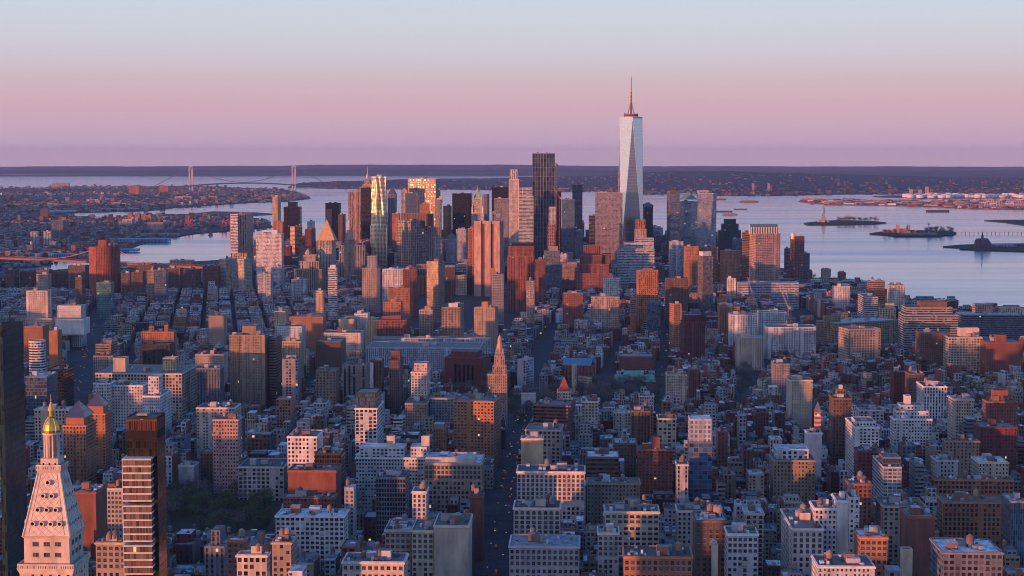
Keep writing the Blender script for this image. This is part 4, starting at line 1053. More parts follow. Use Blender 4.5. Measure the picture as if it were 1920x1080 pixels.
# ---- golden-cupola tower in the foreground
def clocktower():
    D = 800; px = 97; r = place(99, D, 1085, 'stone_tower', 'white marble tower with a steep windowed pyramid roof and golden cupola', 'tower', 36, 36, x0=36, x1=170, yt=745)
    rot = radians(2.51); col = (.66, .56, .46)
    def Z(y): return P3(px, y, D - 10)[2]
    z0, zs, zc = -2, Z(1063), Z(1000)
    s = D / F
    w, _ = vol(r, 'shaft', sq(12.8, rot), z0, zs, col, (4.4, 4.4, .30, .5, GLS, 0, 1))
    m = MB(); m.frus(sq(12.8, rot), sq(13.9, rot), zs - 3, zs, col); 
    for i in range(4): pass
    m.build('cornice', r, [MP])
    m = MB(); m.prism(sq(13.7, rot), zs, zs + 2.2, col, (1.1, 2.6, .45, .6, (.2, .15, .12), 0, 1), .3); m.cap(sq(13.7, rot), zs + .8, (.5, .42, .35), 0); m.build('balustrade', r)
    w2, _ = vol(r, 'upper_shaft', sq(11.0, rot), zs, Z(1004), col)
    top = Z(1004)
    # windows in pairs on the two visible faces
    g, e = gdir(rot); me = window_mesh(1.1, 1.8, False)
    for face in range(2):
        for row in range(2):
            for p in (-1, 0, 1):
                for q in (-.75, .75):
                    o = bpy.data.objects.new('window', me); C.objects.link(o); o.parent = r
                    a = p * 5.4 + q; d = 11.0
                    if face == 0: o.location = (e[0] * a - g[0] * d, e[1] * a - g[1] * d, zs + 5.2 + row * 5.2); o.rotation_euler = (0, 0, -rot)
                    else: o.location = (g[0] * a + e[0] * d, g[1] * a + e[1] * d, zs + 5.2 + row * 5.2); o.rotation_euler = (0, 0, pi / 2 - rot)
    m = MB(); m.frus(sq(11.1, rot), sq(12.0, rot), top - 1.2, top, col); m.build('cornice', r, [MP])
    pt = Z(884); pb, ptw = 11.3, 5.0
    m = MB(); m.frus(sq(pb, rot), sq(ptw, rot), top, pt, col, 0)
    m.build('pyramid_roof', r, [MP])
    m = MB()     # raised ribs and diamond pattern on the slopes
    A, Bq = sq(pb, rot), sq(ptw, rot)
    for i in range(4):
        m.tube((*A[i], top), (*Bq[i], pt), .45, (.7, .6, .5))
    for f_ in (0, 1, 3):
        i, j = f_, (f_ + 1) % 4
        def on(u, t, out=.12):
            a = Vector((*A[i], top)).lerp(Vector((*A[j], top)), u); b2 = Vector((*Bq[i], pt)).lerp(Vector((*Bq[j], pt)), u); return a.lerp(b2, t)
        for k in range(9):
            t0 = k / 9; t1 = (k + 1) / 9; n = 4
            for q in range(n):
                u0 = .12 + .76 * q / n; u1 = .12 + .76 * (q + 1) / n; um = (u0 + u1) / 2
                m.tube(on(u0, t0), on(um, (t0 + t1) / 2), .10, (.45, .36, .3), 3); m.tube(on(um, (t0 + t1) / 2), on(u1, t0), .10, (.45, .36, .3), 3)
                m.tube(on(um, (t0 + t1) / 2), on(u0, t1), .10, (.45, .36, .3), 3); m.tube(on(um, (t0 + t1) / 2), on(u1, t1), .10, (.45, .36, .3), 3)
        m.tube(on(.11, .02), on(.14, .97), .18, (.4, .33, .28), 3); m.tube(on(.89, .02), on(.86, .97), .18, (.4, .33, .28), 3)
    m.build('roof_ribs', r, [MP])
    # round dormers: 4, 3, 2, 1 up each slope
    dm = MB(); n = 14
    for k in range(n):
        a0, a1 = pi * 2 * k / n, pi * 2 * (k + 1) / n
        R0, R1 = 1.3, .85
        def P(rr, a, y): return (rr * cos(a), y, rr * sin(a) + 1.2)
        dm.face([P(R0, a0, -1.2), P(R0, a1, -1.2), P(R1, a1, -1.2), P(R1, a0, -1.2)], None, col)
        dm.face([P(R0, a1, -1.2), P(R0, a0, -1.2), P(R0, a0, 1.8), P(R0, a1, 1.8)], None, col)
        dm.face([P(R1, a0, -1.2), P(R1, a1, -1.2), P(R1, a1, -.5), P(R1, a0, -.5)], None, (.4, .33, .28))
    dm.face([(R1 * cos(2 * pi * k / n), -.5, R1 * sin(2 * pi * k / n) + 1.2) for k in range(n)][::-1], None, (.02, .02, .025))
    od = dm.build('dormer_window', None, [MP]); dme = od.data; bpy.data.objects.remove(od)
    for f_ in (0, 1, 3):
        i, j = f_, (f_ + 1) % 4
        for cnt, t in ((4, .15), (3, .36), (2, .57), (1, .77)):
            for k in range(cnt):
                wid = .19 * (1 + t * .75); u = .5 + (k - (cnt - 1) / 2) * wid
                a = Vector((*A[i], top)).lerp(Vector((*A[j], top)), u); b2 = Vector((*Bq[i], pt)).lerp(Vector((*Bq[j], pt)), u); p = a.lerp(b2, t)
                o = bpy.data.objects.new('dormer_window', dme); C.objects.link(o); o.parent = r; o.location = p; o.rotation_euler = (0, 0, -rot + (0, pi / 2, 0, -pi / 2)[f_])
    # belvedere
    bz = Z(870)
    m = MB(); m.frus(sq(ptw, rot), sq(6.1, rot), pt - 2.6, pt, col); m.prism(sq(6.1, rot), pt, pt + 2.4, col, (1, 2.4, .5, .55, (.2, .15, .12), 0, 1), .3); m.cap(sq(6.1, rot), pt + .8, (.5, .42, .35), 0); m.build('gallery', r)
    m = MB(); m.prism(sq(4.3, rot), pt, pt + 5.2, col, (2.9, 4.6, .3, .5, GLS, 0, 1)); m.cap(sq(4.3, rot), pt + 5.2, col, 0); m.build('lantern_base', r)
    z1 = pt + 5.2; z2 = Z(822); m = MB()
    for k in range(8):
        a = pi / 8 + k * pi / 4; m.lathe(3.4 * cos(a), 3.4 * sin(a), [(.5, z1), (.42, z2)], col, 7)
    m.build('colonnade', r, [MP]); m = MB(); m.lathe(0, 0, [(2.1, z1), (2.1, z2)], (.35, .27, .2), 8); m.build('lantern_core', r, [MP])
    m = MB(); m.lathe(0, 0, [(3.6, z2), (4.3, z2 + .5), (4.3, z2 + 1.2), (3.8, z2 + 1.3)], col, 16); m.build('cornice', r, [MP])
    MG = M('gilded_copper'); MG[2].inputs['Base Color'].default_value = (.75, .48, .12, 1); MG[2].inputs['Metallic'].default_value = .85; MG[2].inputs['Roughness'].default_value = .38
    zt = Z(744); z3 = z2 + 1.3; hd = Z(789) - z3; m = MB()
    m.lathe(0, 0, [(3.9, z3), (4.1, z3 + 1.2), (3.95, z3 + hd * .3), (3.5, z3 + hd * .55), (2.7, z3 + hd * .78), (1.8, z3 + hd * .95), (1.5, z3 + hd)], (1, 1, 1), 16); m.build('golden_dome', r, [MG[0]])
    m = MB()
    for k in range(8):
        a = k * pi / 4; prev = None
        for (rr, zz) in [(4.0, z3), (4.2, z3 + 1.2), (4.05, z3 + hd * .3), (3.6, z3 + hd * .55), (2.8, z3 + hd * .78), (1.6, z3 + hd)]:
            p = (rr * cos(a), rr * sin(a), zz)
            if prev: m.tube(prev, p, .14, (1, 1, 1), 4)
            prev = p
    m.build('dome_rib', r, [MG[0]])
    zl = z3 + hd; hl = zt - zl; m = MB()
    m.lathe(0, 0, [(1.7, zl), (1.9, zl + .5), (1.1, zl + .8), (1.1, zl + hl * .28), (1.6, zl + hl * .30), (1.5, zl + hl * .36), (.9, zl + hl * .52), (.35, zl + hl * .66), (.55, zl + hl * .7), (.2, zl + hl * .75), (.06, zt)], (1, 1, 1), 10)
    m.build('lantern_spire', r, [MG[0]])
clocktower()
# ---- bronze glass tower with white projecting cubes
def bronze():
    D = 885; r = place(272, D, 1085, 'glass_tower', 'slim bronze glass tower with stacked white-edged glass cubes on its left', 'tower', 22, 20, x0=230, x1=316, yt=782)
    g, e = gdir(ROT0); s = D / F
    X0 = P3(240, 930, D)[0] - r.location.x; X1 = P3(297, 930, D)[0] - r.location.x
    def Z(y): return P3(265, y, D)[2]
    BZ = (1.55, 4.0, .9, .94, (.10, .07, .045), .8, .35)
    poly = [(X0, 0), (X0 + e[0] * (X1 - X0), e[1] * (X1 - X0)), (X0 + e[0] * (X1 - X0) + g[0] * 17, e[1] * (X1 - X0) + g[1] * 17), (X0 + g[0] * 17, g[1] * 17)]
    volume(r, 'wall', poly, -2, Z(782), (.04, .028, .02), BZ, (.15, .13, .12), False, parh=.6)
    m = MB(); m.prism(inset(poly, -.12), Z(807), Z(786), (.13, .06, .035), (1.3, 9, .75, .98, (.10, .045, .03), .4, 1)); m.build('crown_screen', r)
    m = MB(); m.prism(inset(poly, -.1), Z(823), Z(808), (.012, .01, .01), STY['n']); m.build('dark_band', r)
    m = MB(); rbox(m, poly, .25, .6, .3, .7, Z(782), Z(778), (.35, .3, .26)); m.build('bulkhead', r)
    q0 = P3(231, 960, D - 7)[0] - r.location.x; q1 = P3(284, 960, D - 7)[0] - r.location.x
    wh = (.62, .55, .5)
    for (ya, yb, fl) in ((857, 934, 6), (944, 1009, 5), (1018, 1070, 4)):
        p = [(q0, -7), (q1, -7), (q1, 3), (q0, 3)]
        zt, zb = Z(ya), Z(yb); fh = (zt - zb) / fl
        cube = MB(); cube.prism(p, zb, zt, (.25, .2, .16), (1.6, fh, .9, .98, (.22, .17, .12), .35, 1), 0); cb = cube.build('glass_cube', r)
        for k in range(fl + 1):
            m = MB(); m.box(q0 - .25, q1 + .25, -7.3, 3.2, zb + k * fh - .42, zb + k * fh + .42, wh, None, 0, True, True); m.build('floor_edge', cb, [MP])
        m = MB(); m.box(q0 - .15, q0 + .15, -7.25, -6.9, zb + .42, zt - .42, wh); m.build('corner_post', cb, [MP])
bronze()
# ---- round red tower by the river
def roundred():
    D = 3770; r = place(196, D, 545, 'apartment_tower', 'tall round-fronted red brick tower beside the orange lit bridge', 'tower', 60, 44, x0=169, x1=225, yt=462)
    zt = P3(190, 462, D)[2]; g, e = gdir(ROT0); k = D / F
    pts = [(-33, -14)]; 
    for a in range(9):
        t = -pi * .5 + a * pi * .62 / 8; pts.append((2 + 31 * cos(t) * 1.0, 10 + 29 * sin(t)))
    pts = [(-33, -8), (-14, -19)] + [(2 + 30 * cos(-pi * .55 + a * pi * .7 / 9), 12 + 32 * sin(-pi * .55 + a * pi * .7 / 9)) for a in range(10)] + [(10, 40), (-33, 40)]
    poly = [(e[0] * x + g[0] * y, e[1] * x + g[1] * y) for x, y in pts]
    m = MB(); n = len(poly)
    for i in range(n): m.wallquad(poly[i], poly[(i + 1) % n], -4, zt + (2.5 if i % 2 else 0), (.30, .10, .06), (3.4, 3.0, .42, .55, (.05, .03, .03), 0, .7) if i != 0 else (4.5, 3.0, .2, .5, GLS, 0, 1), 1)
    m.build('wall', r); m = MB(); m.cap(poly, zt - 1, (.2, .12, .1), 0); m.build('roof', r, [MR])
    m = MB(); z2 = P3(190, 450, D)[2]; m.prism([(p[0] - 3, p[1] + 6) for p in sq(9)], zt - 1, z2, (.30, .10, .06), STY['n']); m.cap([(p[0] - 3, p[1] + 6) for p in sq(9)], z2, (.2, .1, .08)); m.build('roof_house', r)
roundred()
# ---- green-capped stone skyscraper
def stonecap():
    D = 4550; r = place(896, D, 420, 'office_tower', 'ornate cream stone skyscraper with a pointed green copper cap', 'tower', 34, 34, x0=884, x1=908, yt=350)
    def Z(y): return P3(896, y, D)[2]
    c = (.62, .52, .38); st = (3.0, 3.8, .5, .62, GLS, 0, .6)
    vol(r, 'wall', sq(16.5, ROT0), -4, Z(398), c, st); vol(r, 'upper_wall', sq(13, ROT0), Z(400), Z(372), c, st)
    for sx in (-1, 1):
        for sy in (-1, 1):
            m = MB(); m.lathe(sx * 14.5, sy * 14.5, [(2.2, Z(405)), (2.2, Z(390)), (.1, Z(383))], c, 8); m.build('turret', r, [MP])
            m = MB(); m.lathe(sx * 11.5, sy * 11.5, [(1.8, Z(378)), (1.8, Z(368)), (.1, Z(362))], (.3, .42, .34), 8); m.build('turret', r, [MP])
    m = MB(); m.frus(sq(11, ROT0), sq(5, ROT0), Z(372), Z(360), (.24, .36, .28)); m.lathe(0, 0, [(4.5, Z(361)), (4.2, Z(357)), (1.2, Z(353)), (.2, Z(347))], (.24, .36, .28), 8); m.build('copper_roof', r, [MP])
stonecap()
# ---- spire behind
def spired():
    D = 5400; r = place(689, D, 365, 'office_tower', 'slim stepped stone tower with a needle spire at far left of the cluster', 'tower', 40, 30, x0=668, x1=696, yt=315)
    def Z(y): return P3(689, y, D)[2]
    c = (.5, .34, .24)
    for h, ya, yb, x in ((26, 500, 356, -10), (20, 357, 350, -4), (15, 351, 345, 0), (10, 346, 340, 0), (6, 341, 334, 0)): vol(r, 'wall' if h == 26 else 'upper_wall', sq(h, ROT0, x, 0, min(h, 15)), Z(ya) if h < 26 else -5, Z(yb), c, 'v')
    m = MB(); m.lathe(0, 0, [(5, Z(334)), (3.4, Z(329)), (1.2, Z(326)), (.9, Z(318)), (.3, Z(312))], (.6, .45, .35), 8); m.build('spire', r, [MP])
spired()
def pyrroof(px, D, yb, yt, hw, c, hl=None, rot=ROT0, match=None, dy=0):
    for o in C.objects:
        if o.parent is None and o.get('label') == match: r = o; break
    else: return
    x, y, _ = P3(px, yb, D); lx, ly = x - r.location.x, y - r.location.y + dy
    m = MB(); q = sq(hw, rot, lx, ly, hl); m.frus(q, [(lx, ly)] * 4, P3(px, yb, D)[2], P3(px, yt, D)[2], c, 0, False); m.build('pyramid_roof', r, [MP])
pyrroof(612, 4050, 450, 411, 22, (.55, .36, .16), match='stone courthouse tower with a golden pyramid roof', dy=14)
pyrroof(1292, 4980, 374, 359, 26, (.14, .28, .22), match='pink gold glass tower with a green copper pyramid roof', dy=20)
pyrroof(1058, 1890, 735, 707, 7, (.28, .07, .05), match='beige block with a red pyramid roof behind the striped one', dy=8)
# civic tower with tiered cupola
def civic():
    D = 4300; r = place(655, D, 460, 'civic_tower', 'tiered stone cupola tower glowing orange above the broad civic block', 'tower', 22, 22, x0=645, x1=664, yt=408)
    def Z(y): return P3(655, y, D)[2]
    c = (.5, .34, .26); vol(r, 'wall', sq(12, ROT0), -4, Z(448), c, 'v')
    m = MB(); m.lathe(0, 0, [(9, Z(448)), (9, Z(437)), (7, Z(436)), (7, Z(427)), (5, Z(426)), (5, Z(419)), (3, Z(415)), (.6, Z(411)), (.3, Z(403))], c, 12); m.build('cupola', r, [MP])
    for a in range(4):
        m = MB(); m.lathe(10 * cos(pi / 4 + a * pi / 2), 10 * sin(pi / 4 + a * pi / 2), [(2, Z(450)), (2, Z(441)), (.2, Z(436))], c, 8); m.build('turret', r, [MP])
civic()
def cupola(px, D, y0, y1, rr, c, match):
    for o in C.objects:
        if o.parent is None and o.get('label') == match: r = o; break
    x, y, _ = P3(px, y0, D); lx, ly = x - r.location.x, y - r.location.y + rr + 2; z0, z1 = P3(px, y0, D)[2], P3(px, y1, D)[2]; h = z1 - z0
    m = MB(); m.lathe(lx, ly, [(rr, z0 - 1), (rr, z0 + h * .4), (rr * .8, z0 + h * .42), (rr * .75, z0 + h * .6), (rr * .4, z0 + h * .75), (.1, z1)], c, 10); m.build('cupola', r, [MP])
cupola(577, 4020, 478, 466, 8, (.42, .3, .22), 'wide stepped tan court building with a small cupola')
cupola(1214, 5020, 388, 380, 20, (.05, .12, .1), 'dark green glass tower with a domed roof behind the tallest skyscraper')
cupola(769, 3430, 503, 497, 9, (.3, .11, .07), 'salmon red brick tower with a rounded crown')
cupola(1339, 1060, 1022, 1013, 2.6, (.5, .42, .33), 'slim cream tower with an arched belfry')
cupola(1570, 2020 - 250, 746, 738, 4, (.2, .13, .1), 'brown art deco apartment house with a turret')
# vaulted roof
def vault(px0, px1, D, y0, y1, match, dy, l):
    for o in C.objects:
        if o.parent is None and o.get('label') == match: r = o; break
    xa, y, z0 = P3(px0, y0, D); xb = P3(px1, y0, D)[0]; z1 = P3(px1, y1, D)[2]; ox, oy = r.location.x, r.location.y
    m = MB(); n = 8; g, e = gdir(ROT0); w = xb - xa
    pr = [(l / 2 - l / 2 * cos(pi * i / n), z0 + (z1 - z0) * sin(pi * i / n)) for i in range(n + 1)]
    def P(u, d, z): return (xa - ox + e[0] * u + g[0] * (d + dy), y - oy + e[1] * u + g[1] * (d + dy), z)
    for (d0, za), (d1, zb) in zip(pr, pr[1:]): m.face([P(0, d0, za), P(w, d0, za), P(w, d1, zb), P(0, d1, zb)], None, (.10, .15, .13), None, 0)
    m.build('vaulted_roof', r, [MP]); m = MB()
    m.face([P(0, d, z) for d, z in pr][::-1], None, PAL['h']); m.face([P(w, d, z) for d, z in pr], None, PAL['h']); m.build('gable', r, [MP])
    m = MB(); nb = 11
    for k in range(nb):
        p, q = P((k + .15) * w / nb, -.5, 0), P((k + .6) * w / nb, -.5, 0)
        m.face([(p[0], p[1], z0 + 1), (q[0], q[1], z0 + 1), (q[0], q[1], z0 + (z1 - z0) * .75), (p[0], p[1], z0 + (z1 - z0) * .75)], None, PAL['h'])
    m.build('dormer_row', r, [MP])
vault(1407, 1459, 3790, 440, 421, 'big orange-pink tower with a green vaulted roof', 4, 36)
# stepped deco tower by the avenue
def deco():
    D = 1990; r = place(937, D, 745, 'apartment_tower', 'ornate stepped beige tower with an orange lit pinnacle beside the main avenue', 'tower', 24, 24, x0=910, x1=956, yt=632)
    def Z(y): return P3(937, y, D)[2]
    c = (.38, .29, .22); st = (2.4, 3.4, .42, .55, GLS, 0, .7)
    vol(r, 'wall', sq(12, ROT0, -3, 6, 12), -1, Z(700), c, st)
    for h, ya, yb in ((8.2, 702, 684), (6.2, 686, 666), (5.2, 668, 660)): vol(r, 'upper_wall', sq(h, ROT0, 0, 3), Z(ya), Z(yb), c, st)
    m = MB(); m.lathe(0, 3, [(3.6, Z(661)), (3.4, Z(646)), (2.6, Z(645)), (2.5, Z(636)), (1.6, Z(632)), (.15, Z(628))], (.55, .3, .18), 8); m.build('pinnacle', r, [MP])  # orange sunlight on the pinnacle is put into its colour
    for a in range(4):
        m = MB(); m.lathe(5.6 * cos(pi / 4 + a * pi / 2), 3 + 5.6 * sin(pi / 4 + a * pi / 2), [(.9, Z(662)), (.8, Z(655)), (.1, Z(651))], c, 6); m.build('finial', r, [MP])
deco()
# clock tower with striped brick
def jeff():
    D = 1640; r = place(1533, D, 806, 'clock_tower', 'slender red and white striped brick clock tower with a steep slate spire', 'tower', 8, 8, x0=1526, x1=1541, yt=755)
    def Z(y): return P3(1533, y, D)[2]
    m = MB(); z = -1; k = 0; zt = Z(772)
    while z < zt: m.prism(sq(3.1, ROT0), z, min(z + 2.2, zt), (.3, .09, .06) if k % 2 == 0 else (.5, .42, .34), STY['n']); z += 2.2; k += 1
    m.build('wall', r); m = MB(); m.frus(sq(3.4, ROT0), [(0, 0)] * 4, zt, Z(752), (.13, .14, .16), 0, False); m.build('spire', r, [MP])
    for f_, (dx, dy, rz) in enumerate(((0, -3.15, 0), (-3.15, 0, pi / 2))):
        m = MB(); n = 16; m.face([(1.5 * cos(2 * pi * i / n), 0, 1.5 * sin(2 * pi * i / n)) for i in range(n)][::-1], None, (.8, .8, .75)); m.box(-.08, .08, -.1, -.03, -.1, 1.2, (.05, .05, .05)); m.box(-.1, .8, -.1, -.03, -.08, .08, (.05, .05, .05))
        o = m.build('clock_face', r, [MP]); o.location = (dx, dy, Z(777)); o.rotation_euler = (0, 0, -rz - ROT0)
jeff()
# marble arch
def arch():
    D = 2125; r = place(991, D, 775, 'triumphal_arch', 'white marble arch at the end of the main avenue', 'arch', 20, 10, x0=978, x1=1004, yt=738)
    c = (.55, .52, .48); zt = P3(991, 737, D)[2]; zt = max(20, min(28, zt)); w = 9.2; iw = 4.6; l = 3; zs = zt * .5
    m = MB(); m.box(-w, -iw, -l, l, 0, zs, c); m.build('pier', r, [MP]); m = MB(); m.box(iw, w, -l, l, 0, zs, c); m.build('pier', r, [MP])
    m = MB(); n = 10; ar = [(iw * cos(pi * i / n), zs + iw * sin(pi * i / n)) for i in range(n + 1)]
    for y, s in ((-l, 1), (l, -1)):
        for (xa, za), (xb, zb) in zip(ar, ar[1:]):
            q = [(xa, y, za), (xb, y, zb), (xb * w / iw if False else xb, y, zs + iw + 1.5), (xa, y, zs + iw + 1.5)]; m.face(q if s > 0 else q[::-1], None, c)
        for xx0, xx1 in ((-w, -iw), (iw, w)): m.face([(xx0, y, zs), (xx1, y, zs), (xx1, y, zs + iw + 1.5), (xx0, y, zs + iw + 1.5)], None, c)
    for (xa, za), (xb, zb) in zip(ar, ar[1:]): m.face([(xa, -l, za), (xb, -l, zb), (xb, l, zb), (xa, l, za)], None, (.4, .38, .35))
    for sx in (-w, w): m.face([(sx, -l, zs), (sx, l, zs), (sx, l, zs + iw + 1.5), (sx, -l, zs + iw + 1.5)], None, c)
    m.build('arch_ring', r, [MP])
    m = MB(); z = zs + iw + 1.5; m.box(-w - .6, w + .6, -l - .6, l + .6, z, z + 1, c, None, 0, True, True); m.box(-w, w, -l, l, z + 1, zt - .8, c); m.box(-w - .5, w + .5, -l - .5, l + .5, zt - .8, zt, c, None, 0, True, True); m.build('attic', r, [MP])
arch()
# copper roofs of the law school
def law():
    for o in C.objects:
        if o.parent is None and o.get('label', '').startswith('low red brick building with bright green'): r = o; break
    c = (.16, .42, .33)
    for (a, b2, ya, yb, d0, d1) in ((1147, 1172, 716, 706, -4, 8), (1204, 1230, 716, 706, -4, 8), (1165, 1212, 710, 701, 8, 20)):
        D = 2420; p, q = P3(a, ya, D), P3(b2, ya, D); z0 = p[2]; z1 = P3(a, yb, D)[2]; ox, oy = r.location.x, r.location.y
        m = MB(); x0, x1 = p[0] - ox, q[0] - ox; y0, y1 = D + d0 - oy, D + d1 - oy; k = (x1 - x0) * .2
        m.frus([(x0, y0), (x1, y0), (x1, y1), (x0, y1)], [(x0 + k, (y0 + y1) / 2), (x1 - k, (y0 + y1) / 2 - .1), (x1 - k, (y0 + y1) / 2 + .1), (x0 + k, (y0 + y1) / 2 + .1)], z0, z1 + 3, c); m.build('copper_roof', r, [MP])
law()
# ---- suspension bridge far off
def suspension():
    pA, pB = (358, 350.5), (551, 350.5); DA, DB = 16500, 17000
    A = P3(pA[0], 340, DA); B = P3(pB[0], 340, DB)
    xa, ya, xb, yb = A[0], DA, B[0], DB; d = Vector((xb - xa, yb - ya, 0)); Ln = d.length; u = d / Ln; n = Vector((-u.y, u.x, 0)); c = (.42, .40, .42)
    r = empty('suspension_bridge', ((xa + xb) / 2, (ya + yb) / 2, 0), 0, label='long far-off suspension bridge with two tall pale towers', cat='bridge')
    o = r.location; HB.append((r['label'], 300, 620, 312, 352, 16500))
    zb = -drop(xa, ya)
    for q, px, D, yt in ((Vector((xa, ya, 0)), 358, DA, 312), (Vector((xb, yb, 0)), 551, DB, 311)):
        zt = P3(px, yt, D)[2]; h = zt - zb; tw = MB(); g = n; half = 16
        # legs spread along the crossing direction as seen from the city
        e2 = Vector((1, 0, 0))
        for s in (-1, 1): 
            p = q - o + e2 * s * 13.5; tw.frus(sq(8.5, 0, p.x, p.y), sq(7.0, 0, p.x, p.y), zb - 4, zt, c)
        for t, hh in ((.30, 9), (.97, 22)):
            p = q - o; zc = zb + h * t; tw.box(p.x - 14, p.x + 14, p.y - 5, p.y + 5, zc - hh / 2, zc + hh / 2, c, None, 0, True, True)
        tw.build('bridge_tower', r, [MP])
    N_ = 40; deck = MB(); side = 900; dz = lambda t: zb + 62 + 24 * (1 - (2 * t - 1) ** 2)
    def pt(t, z, off=0): p = Vector((xa, ya, 0)) - o + u * (Ln * t) + n * off; return (p.x, p.y, z)
    ts = [-.75 + 2.5 * i / 60 for i in range(61)]
    for t0, t1 in zip(ts, ts[1:]):
        z0 = dz(t0) if 0 <= t0 <= 1 else zb + 62 - abs(t0 if t0 < 0 else t0 - 1) * 55; z1 = dz(t1) if 0 <= t1 <= 1 else zb + 62 - abs(t1 if t1 < 0 else t1 - 1) * 55
        for off in (-16, 16): deck.face([pt(t0, z0 - 7, off), pt(t1, z1 - 7, off), pt(t1, z1 + 5, off), pt(t0, z0 + 5, off)], None, (.1, .1, .11))
        deck.face([pt(t0, z0 + 4, -16), pt(t1, z1 + 4, -16), pt(t1, z1 + 4, 16), pt(t0, z0 + 4, 16)], None, (.2, .2, .22)); deck.face([pt(t0, z0 - 4, 16), pt(t1, z1 - 4, 16), pt(t1, z1 - 4, -16), pt(t0, z0 - 4, -16)], None, (.2, .2, .22))
    deck.build('deck', r, [MP])
    ztop = P3(358, 313, DA)[2]
    for off in (-15, 15):
        m = MB(); prev = None
        for i in range(33):
            t = i / 32; z = dz(.5) + 8 + (ztop - dz(.5) - 8) * (2 * t - 1) ** 2; p = pt(t, z, off)
            if prev: m.tube(prev, p, 2.2, (.16, .15, .17), 4)
            prev = p
        m.tube(pt(0, ztop, off), pt(-.36, zb + 52, off), 2.2, (.16, .15, .17), 4); m.tube(pt(1, ztop, off), pt(1.36, zb + 52, off), 2.2, (.16, .15, .17), 4); m.build('main_cable', r, [MP])
    m = MB()
    for i in range(1, 48):
        t = i / 48; z = dz(.5) + 8 + (ztop - dz(.5) - 8) * (2 * t - 1) ** 2; m.tube(pt(t, dz(t), 15), pt(t, z, 15), .3, (.3, .3, .32), 3)
    k = m.build('suspender', r, [MP]); k['kind'] = 'stuff'
suspension()
# ---- orange lit bridge over the near river
def nearbridge():
    r = empty('steel_bridge', (P3(120, 487, 4350)[0], 4350, 0), 0, label='long steel bridge deck glowing orange across the near river at left', cat='bridge'); o = r.location
    HB.append((r['label'], 0, 400, 481, 497, 4350)); c = (.30, .12, .08)
    P = [P3(-200, 477, 4500), P3(0, 482.5, 4420), P3(100, 486.5, 4360), P3(196, 491.5, 4300), P3(300, 496.5, 4230), P3(420, 502, 4150)]; P = [Vector(p) - o for p in P]
    m = MB()
    for a, b2 in zip(P, P[1:]):
        d = Vector((0, 26, 0)); up = Vector((0, 0, 5.0))
        for f_ in ([a - up, b2 - up, b2, a], [a + d, b2 + d, b2 - up + d, a - up + d], [a, b2, b2 + d, a + d], [b2 - up, a - up, a - up + d, b2 - up + d]): m.face([tuple(q) for q in f_], None, c)
    m.build('deck', r, [MP]); m = MB()
    for a, b2 in zip(P, P[1:]):
        n_ = 14
        for k in range(n_):
            p, q = a.lerp(b2, k / n_), a.lerp(b2, (k + 1) / n_); up = Vector((0, -.5, 4.5)); m.tube(p + Vector((0, -.5, 0)), q + up, .35, c, 3); m.tube(p + up, q + Vector((0, -.5, 0)), .35, c, 3); m.tube(p + up, q + up, .45, c, 3)
    m.build('truss', r, [MP])
    tb = Vector(P3(199, 470, 4300)) - o; m = MB()
    for s in (-9, 9): m.box(tb.x + s - 3, tb.x + s + 3, tb.y - 3, tb.y + 24, -5, Vector(P3(199, 456, 4300)).z, (.3, .14, .1))
    m.build('bridge_tower', r, [MP]); zt = P3(199, 457, 4300)[2]
    for k, off in enumerate((0, 24)):
        m = MB(); 
        for (ea, sgn) in ((Vector(P3(285, 494, 4240)) - o, 1), (Vector(P3(50, 484, 4400)) - o, -1)):
            st_ = Vector((tb.x, tb.y + off, zt)); prev = st_
            for i in range(1, 13):
                t = i / 12; p = st_.lerp(Vector((ea.x, ea.y + off, ea.z)), t); p.z -= sin(pi * t) * (10 if sgn > 0 else 16); m.tube(prev, p, .7, (.5, .22, .2), 4); prev = p
        m.build('main_cable', r, [MP])
nearbridge()
